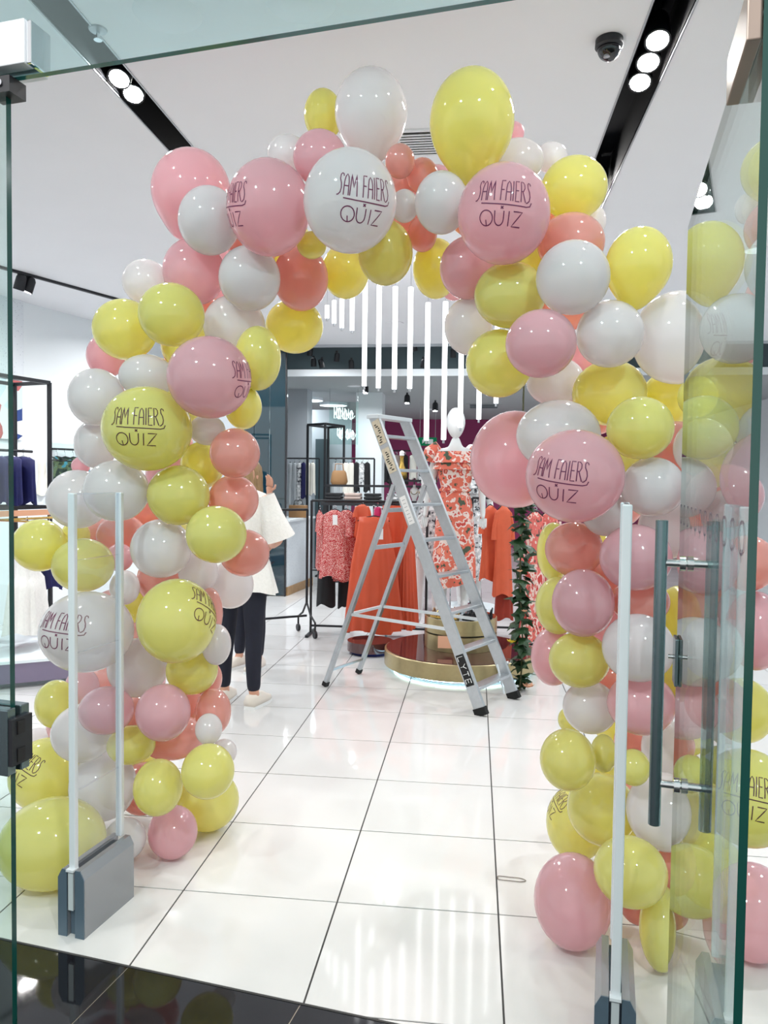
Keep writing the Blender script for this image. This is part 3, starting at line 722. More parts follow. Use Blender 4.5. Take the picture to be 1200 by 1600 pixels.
# far cluster of small spots in the coffer
for k, (px, py) in enumerate(((484, 553), (490, 570), (503, 572), (526, 562), (549, 573), (648, 546), (661, 572), (708, 556))):
    p = at(px, py, 10.9); spot(p, p+Vector((.2*(k % 3-1), .3, -1)), ['first', 'second', 'third', 'fourth', 'fifth', 'sixth', 'seventh', 'eighth'][k]+' from left of the small spotlights in the dark coffer', 'spotlens2', .75, 'spotlights in the dark coffer')
for k, (px, py) in enumerate(((571, 612), (636, 628), (680, 640))):
    p = at(px, py, 12.6); spot(p, p+Vector((0, -.2, -1)), ['left', 'middle', 'right'][k]+' twin spotlight under the low grey ceiling at the back', 'spotlens2', .9, 'spotlights under the low ceiling')
# round disc lamps
for k, (px, py, r) in enumerate(((450, 614, .18), (482, 622, .28), (521, 630, .28))):
    p = atz(px, py, 3.15); d = thing('disc_lamp', ['small round glowing ceiling lamp by the mirror edge', 'left of the two large round ceiling lamps at the back', 'right of the two large round ceiling lamps at the back'][k], 'lamp', p, 0, 'round lamps at the back')
    MB().lathe([(r, 0), (r, -.05)], 36).build('rim', M['wall'], d, smooth=True)
    MB().lathe([(r*.97, -.051), (.002, -.052)], 36, cap=False).build('diffuser', M['disc'], d)
    lamp('disc_light', p+Vector((0, 0, -.07)), p+Vector((0, 0, -1)), 40, r*1.8, (.9, .98, 1), 170)
# added fill lamps for the shop interior, shaped as flush round downlights
def downlight(x, y, z, watts, label):
    d = thing('downlight', label, 'downlight', (x, y, z), 0, 'flush downlights over the shop floor')
    MB().lathe([(.11, 0), (.11, -.008), (.095, -.010)], 24).build('rim', M['ceil'], d)
    MB().lathe([(.095, -.009), (.002, -.0092)], 24, cap=False).build('diffuser', M['lens'], d)
    lamp('fill_downlight_lamp', (x, y, z-.015), (x, y, 0), watts, .18, (.93, .98, 1.0))
DLW = {(-3.6, 4.2): 'above the left display', (-2.9, 6.8): 'behind the left shoulder of the arch', (2.4, 3.6): 'right of the glass door', (2.2, 6.6): 'behind the right shoulder of the arch', (-1.0, 9.3): 'above the orange skirts', (1.2, 9.0): 'above the rose floral dresses', (3.6, 9.0): 'nearest the right wall', (-2.6, 9.4): 'in front of the dark glass panel'}
for x, y in ((-3.6, 4.2), (-2.9, 6.8), (2.4, 3.6), (2.2, 6.6), (-1.0, 9.3), (1.2, 9.0), (3.6, 9.0), (-2.6, 9.4)):
    downlight(x, y, CZ if y < STEP else CZ2, P_FAR, 'flush downlight in the shop ceiling '+DLW[(x, y)])
for x, y in ((-2.0, 12.5), (.5, 13), (2.6, 14), (-1.0, 16.5), (1.6, 17)):
    downlight(x, y, 3.15, P_FAR*.6, 'flush downlight in the low back ceiling '+{-2.0: 'over the far grey tops', .5: 'behind the mannequin', 2.6: 'at the right', -1.0: 'before the magenta wall', 1.6: 'farthest back of all'}[x])
# mall lamps behind the viewer
for x, y in ((-1.8, -.6), (1.2, -.9)):
    o = empty('mall_downlight', (x, y, 3.9)); tag(o, {-1.8: 'left', 1.2: 'right'}[x]+' mall downlight outside the shop front, behind the viewer', 'downlight', 'mall downlights')
    MB().lathe([(.16, .04), (.16, 0), (.14, 0), (.13, .02)], 24, cap=False).build('rim', M['alulight'], o)
    lamp('mall_lamp', (x, y, 3.9), (x*.5-.4, 2.6, 1.2), P_MALL, .24)

# ------------------------------------------------------------------ HANGING LED TUBES
tubes = [(511, None, 497, 7.6), (522, None, 505, 7.4), (534, None, 512, 7.2), (550, None, 516, 7.0), (569, None, 603, 6.75), (591, None, 606, 6.65), (616, 448, 608, 6.55), (640, 449, 607, 6.5),
         (666, None, 688, 6.5), (693, None, 687, 6.5), (719, None, 668, 6.6), (748, None, 655, 6.8), (775, None, 630, 7.0), (800, None, 600, 7.2)]
NTH = ['first', 'second', 'third', 'fourth', 'fifth', 'sixth', 'seventh', 'eighth', 'ninth', 'tenth', 'eleventh', 'twelfth', 'thirteenth', 'fourteenth']
for k, (px, top, bot, Y) in enumerate(tubes):
    b = at(px, bot, Y); zt = at(px, top, Y).z if top else min(3.33, b.z+1.15)
    t = thing('led_tube', NTH[k]+' from left of the glowing white tubes hanging over the plinth', 'light tube', (b.x, b.y, b.z), 0, 'hanging light tubes')
    MB().tube([(0, 0, 0), (0, 0, zt-b.z)], .021, 12).build('glowing_tube', M['tubeglow'], t, smooth=True)
    MB().tube([(0, 0, -.03), (0, 0, 0)], .010, 8).build('end_cap', M['frame'], t)
    MB().tube([(0, 0, zt-b.z), (0, 0, CZ2-b.z)], .002, 5).build('wire', M['frame'], t)

# ------------------------------------------------------------------ STEPLADDER
sd = Vector((-.908, .42, 0)).normalized(); wd = Vector((.477, .879, 0)).normalized()
lad = thing('stepladder', 'silver aluminium stepladder standing beside the round plinth', 'ladder', (.066, 5.215, 0))
F0, F1 = Vector((0, 0, .02)), Vector((.242, .446, .02))
topv = sd*.90+Vector((0, 0, 2.04)); shr = wd*.09
T0, T1 = F0+topv+shr*.2, F1+topv-shr*1.0
def L0(f): return F0+(T0-F0)*f
def L1(f): return F1+(T1-F1)*f
up_st = (T0-F0).normalized().cross(wd)
for a, b in ((F0, T0), (F1, T1)):
    MB().bar(a, b, .028, .085, up_st).build('stile', M['alu'], lad, bevel=.003)
    fm = (a-b).normalized()
    MB().bar(a+fm*.02, a-fm*.035, .036, .095, up_st).build('rubber_foot', M['wfeet'], lad)
for k in range(8):
    f = .075+k*.122
    a, b = L0(f), L1(f)
    tr_ = MB().box((0, 0, 0), ((b-a).length, .085, .022), Matrix.Translation((a+b)/2) @ Matrix.Rotation(math.atan2((b-a).y, (b-a).x), 4, 'Z')).build('tread', M['alu'], lad, bevel=.003)
for f in (1.0,):
    a, b = L0(f), L1(f)
    MB().box((0, 0, 0), ((b-a).length+.05, .11, .03), Matrix.Translation((a+b)/2) @ Matrix.Rotation(math.atan2((b-a).y, (b-a).x), 4, 'Z')).build('top_tread', M['alulight'], lad, bevel=.004)
G0, G1 = Vector((-1.189, .55, .01)), Vector((-.996, .983, .01))
A0, A1 = L0(.755)+sd*.04, L1(.755)+sd*.04
for a, b in ((G0, A0), (G1, A1)):
    MB().bar(a, b, .03, .04, wd).build('rear_leg', M['alu'], lad, bevel=.003)
    MB().bar(a, a+(b-a).normalized()*.035, .036, .046, wd).build('rubber_foot', M['wfeet'], lad)
for f in (.70, .88): MB().bar(G0+(A0-G0)*f, G1+(A1-G1)*f, .02, .03).build('rear_brace', M['alu'], lad)
MB().bar(G0+(A0-G0)*.08, G1+(A1-G1)*.08, .012, .02).build('rear_brace', M['alu'], lad)
MB().bar(G0+(A0-G0)*.37, G1+(A1-G1)*.37, .02, .02).build('rear_brace', M['alulight'], lad)
for (g, a_, l) in ((G0, A0, L0), (G1, A1, L1)): MB().bar(g+(a_-g)*.37, l(.265), .012, .022, (0, 0, 1)).build('spreader_bar', M['alulight'], lad)
MB().bar(L1(.115)-wd*.06, L1(.02)-wd*.12, .008, .012).build('foot_brace', M['alulight'], lad)
# labels on the near stile: face direction = -wd
def stile_label(f0, f1, w, m, name, lab=None):
    a, b = L0(f0)-wd*.0155, L0(f1)-wd*.0155
    o = MB().bar(a, b, .003, w, up_st).build(name, m, lad)
    if lab: o['label'] = lab
    return o
lb = stile_label(.085, .185, .062, M['ink'], 'maker_label', 'black label with white capitals')
# white capitals LYTE on the label, stacked along the stile
ax = (T0-F0).normalized(); ay = wd.cross(ax).normalized()
GLY = {'L': [[(0, 1), (0, 0), (.7, 0)]], 'Y': [[(0, 1), (.4, .5), (.8, 1)], [(.4, .5), (.4, 0)]], 'T': [[(0, 1), (.8, 1)], [(.4, 1), (.4, 0)]], 'E': [[(.7, 1), (0, 1), (0, 0), (.7, 0)], [(0, .5), (.6, .5)]]}
m_ = MB()
for k, ch in enumerate('LYTE'):
    base = L0(.178-.0238*k)-wd*.0185
    for st in GLY[ch]:
        for i in range(len(st)-1):
            pq = []
            for (x, y) in (st[i], st[i+1]): pq.append(base - ax*(x*.042) + ay*((y-.5)*.042))
            m_.bar(pq[0], pq[1], .003, .0075, wd)
o = m_.build('label_lettering', M['cardw'], lb)
stile_label(.62, .715, .05, M['cardw'], 'instruction_label', 'white label with small grey lines')
for k, (f0, f1) in enumerate(((.80, .885), (.90, .985))):
    l2 = stile_label(f0, f1, .066, M['sticker'], 'warning_label', 'beige warning label with black marks')
    mm = MB(); random.seed(k)
    for q in range(9):
        f = f0+(f1-f0)*(.1+.09*q); c = L0(f)-wd*.0175+ay*random.uniform(-.015, .012)
        mm.bar(c-ay*random.uniform(.006, .014), c+ay*random.uniform(.006, .014), .003, .007, ax)
    mm.build('label_marks', M['ink'], l2)
mm = MB(); l3 = [o for o in lad.children if o.name.startswith('instruction')][0]
for q in range(7):
    c = L0(.63+.012*q)-wd*.0175; mm.bar(c-ay*.013, c+ay*.013, .003, .004, ax)
mm.build('label_marks', M['frame'], l3)

# ------------------------------------------------------------------ ROUND PLINTH
PC = Vector((-.105, 6.56, 0))
pl = thing('round_plinth', 'large round brass-sided plinth with glossy top and glowing blue underside', 'plinth', PC)
MB().lathe([(.55, 0), (.55, .035)], 48).build('foot', M['dark'], pl)
MB().lathe([(.57, .012), (.57, .032)], 48, cap=False).build('light_strip', M['under'], pl)
MB().lathe([(.64, .035), (.648, .04), (.648, .165), (.64, .17)], 64).build('side_band', M['brass'], pl, smooth=True)
MB().lathe([(.632, .170), (.632, .175)], 64).build('top', M['plinthtop'], pl)
dr = thing('display_drum', 'two-tier round brass drum standing on the large plinth', 'drum', PC+Vector((-.0, .06, .176)))
MB().lathe([(.31, 0), (.31, .125), (.305, .128)], 48).build('lower_tier', M['brass'], dr, smooth=True)
MB().lathe([(.295, .129), (.295, .14)], 48).build('gap_ring', M['ink'], dr)
MB().lathe([(.31, .14), (.31, .262), (.305, .265)], 48).build('upper_tier', M['brass'], dr, smooth=True)
MB().lathe([(.302, .265), (.302, .268)], 48).build('top', M['mirror'], dr)
sp_ = thing('small_plinth', 'low dark red round plinth behind the left rim of the large plinth', 'plinth', atz(578, 1020, .0))
MB().lathe([(.17, 0), (.19, .03)], 36).build('foot', M['navy'], sp_)
MB().lathe([(.21, .03), (.21, .12)], 36).build('drum', M['plinthtop'], sp_, smooth=True)
# sandals on the drum
def sandal(loc, rz, m, label, grp):
    t = thing('sandal', label, 'shoe', loc, rz, grp)
    pr = [(-.035, -.12), (.03, -.12), (.034, -.04), (.042, .05), (.03, .12), (-.012, .13), (-.042, .06), (-.03, -.04)]
    MB().prism(pr, 0, .018).build('sole', m, t, bevel=.004)
    for y, w in ((.06, .042), (.02, .04), (-.06, .034)):
        MB().tube([(-w, y, .018), (-w*.8, y, .045), (0, y, .06), (w*.8, y, .045), (w, y, .018)], .007, 6).build('strap', m, t)
    MB().tube([(-.03, -.11, .018), (-.03, -.115, .06), (0, -.118, .075), (.03, -.115, .06), (.03, -.11, .018)], .006, 6).build('heel_strap', m, t)
dz = PC.z+.176+.268
sandal(PC+Vector((-.13, -.14, dz)), R(70), M['gold'], 'gold sandal on the brass drum left of the ladder stile', 'sandals on the display drum')
sandal(PC+Vector((-.17, .0, dz)), R(80), M['tan'], 'tan sandal on the left rear of the brass drum', 'sandals on the display drum')
sandal(PC+Vector((.14, -.10, dz)), R(95), M['blackcloth'], 'black sandal on the brass drum between the ladder stiles', 'sandals on the display drum')
sandal(PC+Vector((.15, .02, dz)), R(85), M['blackcloth'], 'black sandal at the right rear of the brass drum', 'sandals on the display drum')
# framed price card leaning on the drum
c = atz(683, 1016, .25)
o = MB().box((0, 0, 0), (.12, .006, .10), Matrix.Translation((PC.x-.12, PC.y-.27, .27)) @ Matrix.Rotation(R(-12), 4, 'X')).build('price_card', M['peach'])
tag(o, 'small peach display card leaning on the brass drum', 'card')
# crumpled pale wrap with pale bloom at right side of the plinth
def flower(parent, c, r, m, n=7):
    a = MB()
    for k in range(n):
        an = 2*math.pi*k/n; d = Vector((math.cos(an), math.sin(an), .35)).normalized()
        e = Vector((-math.sin(an), math.cos(an), 0))*r*.45
        c_ = Vector(c); a.add([c_, c_+d*r*.6+e, c_+d*r*1.05+Vector((0, 0, r*.2)), c_+d*r*.6-e], [(0, 1, 2, 3)])
    a.lathe([(r*.3, -.0), (r*.32, r*.25), (r*.05, r*.4)], 8, Matrix.Translation(c))
    return a.build('flower', m, parent)

# ------------------------------------------------------------------ IVY GARLAND
gp = atz(812, 1080, 0); gv = thing('ivy_garland', 'green ivy garland hanging down to the floor right of the ladder', 'garland', gp)
pts = [(math.sin(z*5)*.015, math.cos(z*4)*.012, z) for z in [i*.1 for i in range(0, 34)]]
MB().tube(pts, .007, 6).build('stem', M['stem'], gv)
lf = MB().add([(0, 0, 0), (.030, .02, .004), (.052, .05, 0), (.022, .06, .008), (0, .098, -.004), (-.022, .06, .008), (-.052, .05, 0), (-.030, .02, .004), (0, .05, .014)],
              [(0, 1, 8), (1, 2, 8), (2, 3, 8), (3, 4, 8), (4, 5, 8), (5, 6, 8), (6, 7, 8), (7, 0, 8)]).mesh('leaf'); lf.materials.append(M['leaf'])
random.seed(3); zz = .03
while zz < 1.75:
    for q in range(3):
        an = random.uniform(0, 2*math.pi); sc = random.uniform(.9, 1.5)
        Mx = Matrix.Translation((math.cos(an)*.012, math.sin(an)*.012, zz+random.uniform(-.02, .02))) @ Matrix.Rotation(an, 4, 'Z') @ Matrix.Rotation(random.uniform(-1.2, .5), 4, 'X') @ Matrix.Rotation(random.uniform(-.7, .7), 4, 'Y') @ Matrix.Scale(sc, 4)
        place('leaf', lf, None, gv, Mx)
    zz += .047
for z, x in ((.05, .06), (.62, .02), (.92, -.02), (1.28, .02)): flower(gv, (x, -.06, z), .05 if z < .1 else .026, M['peach'])
flower(gv, (-.07, -.04, .38), .04, M['ypetal'])
flower(gv, (-.12, -.02, .20), .05, M['cardw'])

# ------------------------------------------------------------------ GARMENTS
def cloth_mesh(prof, rip, amp, seed, nth=48):
    """prof: (z, half width, half depth) from the top down; pleats grow towards the hem"""
    rnd = random.Random(seed); ph = [rnd.uniform(0, 6.28) for _ in range(4)]
    z0, z1 = prof[0][0], prof[-1][0]; rows = []
    P = []
    for i in range(len(prof)-1):
        n = max(1, int(abs(prof[i+1][0]-prof[i][0])/.06))
        for k in range(n):
            f = k/n; P.append(tuple(prof[i][j]+(prof[i+1][j]-prof[i][j])*f for j in range(3)))
    P.append(prof[-1]); vs = []; fs = []
    for (z, w, d) in P:
        g = ((z0-z)/(z0-z1))**.7 if z0 != z1 else 0
        for k in range(nth):
            a = 2*math.pi*k/nth
            m = 1 + g*amp*(math.cos(rip*a+ph[0]+.5*math.sin(3*a+ph[1])) + .5*math.cos((rip*2-3)*a+ph[2]))
            dz = g*.02*math.sin(3*a+ph[3])
            vs.append((w*m*math.cos(a), d*m*math.sin(a), z+dz))
    R_ = len(P)
    for i in range(R_-1):
        for k in range(nth): fs.append((i*nth+k, i*nth+(k+1) % nth, (i+1)*nth+(k+1) % nth, (i+1)*nth+k))
    fs.append(tuple(range(nth)))
    me = MB().add(vs, fs).mesh('cloth'); me.polygons.foreach_set('use_smooth', [True]*len(me.polygons)); return me
def hanger(parent, z, w, m, hook=.09):
    h = MB().tube([(-w, 0, z-.05), (-w*.4, 0, z-.012), (0, 0, z), (w*.4, 0, z-.012), (w, 0, z-.05)], .006, 6).build('hanger', m, parent)
    MB().tube([(0, 0, z)]+[(.018*math.sin(R(a)), 0, z+hook-.018-.018*math.cos(R(a))) for a in range(0, 250, 30)], .003, 5).build('hook', M['chrome'], h)
def hung(name, label, cat, px, pytop, pybot, Y, wpx, m, shape='skirt', rz=0, rip=9, amp=.10, group=None, depth=.5, hang=None, seed=1, tagc=False, hm=None):
    """garment hanging with its top at (px,pytop), hem at pybot, at world depth Y"""
    a, b = at(px, pytop, Y), at(px, pybot, Y); H_ = a.z-b.z; w = wpx/2/FPX*(a-CAM).dot(FWD)
    root = thing(name, label, cat, (a.x, a.y, b.z), rz, group)
    if shape == 'skirt': pr = [(H_, w*.55, w*.18), (H_*.94, w*.57, w*.2), (H_*.6, w*.8, w*.34), (0, w, w*depth)]
    elif shape == 'top': pr = [(H_, w*.22, w*.14), (H_*.93, w*.8, w*.2), (H_*.8, w*.9, w*.28), (H_*.5, w*.8, w*.3), (0, w, w*depth)]
    elif shape == 'dress': pr = [(H_, w*.2, w*.12), (H_*.96, w*.62, w*.18), (H_*.8, w*.66, w*.24), (H_*.6, w*.52, w*.22), (H_*.5, w*.7, w*.3), (0, w, w*depth)]
    elif shape == 'slim': pr = [(H_, w*.5, w*.4), (H_*.95, w*.9, w*.6), (H_*.4, w*.95, w*.8), (0, w, w)]
    me = cloth_mesh(pr, rip, amp, seed); place('cloth', me, m, root)
    if shape in ('top', 'dress') and amp < .2:
        for s in (-1, 1):
            MB().tube([(s*w*.72, 0, H_*.92), (s*w*.95, 0, H_*.78), (s*w*1.0, .0, H_*.62)], [w*.17, w*.2, w*.26], 10).build('sleeve', m, root, smooth=True)
    if hang is not None: hanger(root, H_+.012, w*.6, hm or M['black'], hang)
    if tagc: MB().box((w*.25, -w*depth-.02, H_*.86), (.05, .004, .10)).build('price_tag', M['cardw'], root)
    return root
def rail_rack(name, label, p0, p1, zr, m, feet=True, post=.013, castor=False, group=None):
    p0, p1 = Vector(p0), Vector(p1); c = (p0+p1)/2; d = (p1-p0).normalized(); n = Vector((-d.y, d.x, 0))
    root = thing(name, label, 'clothes rail', (c.x, c.y, 0), 0, group)
    a, b = p0-c, p1-c
    MB().tube([a+Vector((0, 0, zr)), b+Vector((0, 0, zr))], post, 10).build('rail', m, root, smooth=True)
    for e in (a, b):
        if castor:
            MB().tube([e+Vector((0, 0, zr)), e+Vector((0, 0, .32))], post, 10).build('post', m, root, smooth=True)
            for s in (-1, 1):
                q = e+n*s*.22
                MB().tube([e+Vector((0, 0, .34)), e+n*s*.1+Vector((0, 0, .22)), q+Vector((0, 0, .16)), q+Vector((0, 0, .08))], post*.8, 8).build('splayed_leg', m, root, smooth=True)
                MB().tube([q+n*.001*0+d*-.012+Vector((0, 0, .04)), q+d*.012+Vector((0, 0, .04))], .038, 14).build('castor', M['black'], root, smooth=True)
        else:
            MB().tube([e+Vector((0, 0, zr)), e], post, 8).build('post', m, root)
            MB().bar(e-n*.2+Vector((0, 0, .012)), e+n*.2+Vector((0, 0, .012)), .03, .024).build('foot', m, root)
    MB().bar(a+Vector((0, 0, .09 if not castor else .2)), b+Vector((0, 0, .09 if not castor else .2)), .02, .02).build('lower_bar', m, root)
    return root
RY = 7.75
a, b = at(487, 782, RY), at(668, 785, RY)
rail_rack('clothes_rail', 'black clothes rail holding red print blouses and orange skirts', (a.x, a.y, 0), (b.x, b.y, 0), a.z, M['black'])
gz = .035
hung('blouse', 'red animal print blouse at the left end of the black rail', 'blouse', 500, 797, 888, RY+.06, 26, M['animal'], 'top', R(-60), 7, .08, 'red print blouses', .4, gz, 1)
hung('blouse', 'red animal print blouse with white price tag on the black rail', 'blouse', 523, 797, 902, RY-.12, 48, M['animal'], 'top', R(-12), 8, .08, 'red print blouses', .4, gz, 2, True)
hung('blouse', 'red animal print blouse next to the orange skirts', 'blouse', 541, 797, 906, RY+.1, 40, M['animal'], 'top', R(20), 7, .08, 'red print blouses', .4, gz, 3)
hung('trousers', 'black trousers hanging under the red print blouses', 'trousers', 511, 865, 945, RY+.14, 30, M['blackcloth'], 'slim', 0, 2, .12, None, .8, None, 4)
hung('trousers', 'black trousers hanging right behind the rack post', 'trousers', 539, 868, 948, RY+.22, 22, M['blackcloth'], 'slim', 0, 2, .12, None, .8, None, 5)
hung('long_skirt', 'long orange pleated skirt at the left behind the ladder legs', 'skirt', 584, 808, 986, RY-.45, 84, M['orange'], 'skirt', R(8), 13, .12, 'long orange skirts', .45, .1, 6, True)
hung('long_skirt', 'long orange pleated skirt in the middle of the black rail', 'skirt', 615, 790, 978, RY+.02, 62, M['orange'], 'skirt', R(10), 14, .17, 'long orange skirts', .4, gz, 7)
hung('long_skirt', 'long orange pleated skirt at the right end of the black rail', 'skirt', 638, 790, 980, RY-.25, 40, M['orange'], 'skirt', R(60), 14, .17, 'long orange skirts', .7, gz, 8)
hung('camisole', 'orange top peeking out behind the skirt waistbands', 'top', 566, 788, 840, RY+.14, 30, M['orange2'], 'top', R(50), 6, .05, None, .4, gz, 9)
hung('camisole', 'magenta strappy top hanging between the orange skirts', 'top', 590, 792, 828, RY+.02, 18, M['magenta'], 'slim', R(80), 5, .05, None, .5, gz, 10)
# garment stand pole under the front skirt
p = atz(603, 1004, 0); st = thing('display_stand', 'thin steel stand holding the long orange skirt', 'stand', p)
MB().tube([(0, 0, 0), (0, 0, .9)], .012, 10).build('pole', M['handle'], st); MB().lathe([(.13, 0), (.13, .008), (.02, .014)], 24).build('base', M['handle'], st)
# wheeled rack
rail_rack('wheeled_clothes_rail', 'black wheeled clothes rail with castors left of the red blouses', (-1.70, 7.70, 0), (-2.75, 6.95, 0), 1.29, M['black'], castor=True)
# right hand group
RY2 = 8.0
a, b = at(738, 778, RY2), at(868, 783, RY2)
rail_rack('clothes_rail', 'black clothes rail right of the mannequin, mostly behind balloons', (a.x, a.y, 0), (b.x, b.y, 0), a.z, M['black'])
hung('blouse', 'orange blouse hanging just right of the mannequin arm', 'blouse', 766, 790, 905, RY2-.05, 36, M['orange2'], 'top', R(40), 7, .1, 'orange blouses', .5, gz, 11)
hung('blouse', 'orange long-sleeved blouse above the rust skirt', 'blouse', 787, 790, 930, RY2-.1, 34, M['orange2'], 'top', R(30), 6, .1, 'orange blouses', .5, gz, 12)
hung('long_skirt', 'dark rust skirt hanging behind the ivy garland', 'skirt', 788, 915, 966, RY2, 28, M['rust'], 'slim', 0, 8, .1, None, .6, None, 13)
hung('long_dress', 'rose floral dress hanging right of the ivy garland', 'dress', 836, 800, 1003, 7.1, 44, M['floral2'], 'dress', R(20), 9, .12, None, .5, gz, 14)
hung('long_dress', 'rose floral dress with a white tag beside the pink balloon', 'dress', 858, 800, 990, 7.3, 44, M['floral2'], 'dress', R(10), 9, .12, None, .5, gz, 15, True)
a, b = at(815, 785, 7.2), at(905, 788, 7.2)
rail_rack('clothes_rail', 'black rail holding the rose floral dresses behind the right column', (a.x, a.y, 0), (b.x, b.y, 0), a.z, M['black'])

# ------------------------------------------------------------------ BODIES
def skin_body(name, joints, edges, mat_, root, sub=2, parent=None):
    names = list(joints); me = bpy.data.meshes.new(name)
    me.from_pydata([joints[n][0] for n in names], [(names.index(a), names.index(b)) for a, b in edges], [])
    o = bpy.data.objects.new(name, me); COL.objects.link(o)
    sk = o.modifiers.new('skin', 'SKIN'); sk.use_smooth_shade = True; sk.branch_smoothing = .6
    for i, n in enumerate(names):
        r = joints[n][1]; v = me.skin_vertices[0].data[i]; v.radius = r if isinstance(r, tuple) else (r, r); v.use_root = (n == root)
    ss = o.modifiers.new('sub', 'SUBSURF'); ss.levels = sub; ss.render_levels = sub
    dg = bpy.context.evaluated_depsgraph_get(); m2 = bpy.data.meshes.new_from_object(o.evaluated_get(dg))
    bpy.data.objects.remove(o); m2.name = name; m2.materials.clear(); m2.materials.append(mat_)
    m2.polygons.foreach_set('use_smooth', [True]*len(m2.polygons))
    return place(name, m2, None, parent)
BE = [('hip', 'belly'), ('belly', 'chest'), ('chest', 'neck0'), ('neck0', 'neck1')]
for s in 'lr':
    BE += [('hip', 'th'+s), ('th'+s, 'kn'+s), ('kn'+s, 'ca'+s), ('ca'+s, 'an'+s), ('an'+s, 'to'+s), ('chest', 'sh'+s), ('sh'+s, 'el'+s), ('el'+s, 'wr'+s), ('wr'+s, 'pa'+s)]
def body_joints(H, arms=None, legs=None, slim=1.0):
    k = H/1.75
    J = {'hip': ((0, 0, .95*k), (.135*k*slim, .105*k)), 'belly': ((0, 0, 1.12*k), (.115*k*slim, .09*k)), 'chest': ((0, 0, 1.32*k), (.145*k*slim, .10*k)),
         'neck0': ((0, 0, 1.47*k), .055*k), 'neck1': ((0, -.0, 1.56*k), .048*k)}
    for s, q in (('l', -1), ('r', 1)):
        J['th'+s] = ((q*.095*k, 0, .84*k), .088*k*slim); J['kn'+s] = ((q*.10*k, .0, .49*k), .058*k); J['ca'+s] = ((q*.10*k, -.012*k, .34*k), .055*k); J['an'+s] = ((q*.10*k, 0, .08*k), .036*k)
        J['to'+s] = ((q*.115*k, .14*k, .03*k), (.038*k, .028*k))
        J['sh'+s] = ((q*.175*k*slim, 0, 1.42*k), .052*k); J['el'+s] = ((q*.235*k, -.02*k, 1.12*k), .037*k); J['wr'+s] = ((q*.255*k, .03*k, .88*k), .024*k); J['pa'+s] = ((q*.258*k, .045*k, .83*k), (.034*k, .016*k))
    for d in (arms, legs):
        for n, p in (d or {}).items(): J[n] = (tuple(x*k for x in p), J[n][1])
    return J, k
def fingers(J, k, s, parent, m, curl=.5):
    w, p = Vector(J['wr'+s][0]), Vector(J['pa'+s][0]); d = (p-w).normalized()
    side = d.cross(Vector((0, 1, 0)));
    if side.length < .1: side = d.cross(Vector((0, 0, 1)))
    side.normalize(); nrm = side.cross(d)
    e = p+d*.012*k
    for i, (off, ln) in enumerate(((-.024, .068), (-.008, .08), (.008, .075), (.024, .06))):
        a = e+side*off*k
        MB().tube([a-d*.015*k, a+d*ln*.45*k, a+d*ln*.8*k+nrm*curl*.015*k, a+d*ln*k+nrm*curl*.035*k], [.0095*k, .009*k, .008*k, .006*k], 8).build('finger', m, parent, smooth='all')
    a = w+d*.02*k+side*.02*k
    MB().tube([a, a+side*.03*k+d*.02*k, a+side*.04*k+d*.05*k], [.011*k, .010*k, .007*k], 8).build('thumb', m, parent, smooth='all')
def egg_head(parent, c, k, m, name='head', n=24):
    prof = []
    for i in range(0, 17):
        a = -math.pi/2+math.pi*i/16; z = math.sin(a); r = math.cos(a)*(1-.16*(z < 0)*abs(z)); prof.append((max(.001, r*.078*k), z*.118*k))
    return MB().lathe(prof, n, Matrix.Translation(c), sx=.92, sy=1.12).build(name, m, parent, smooth='all')

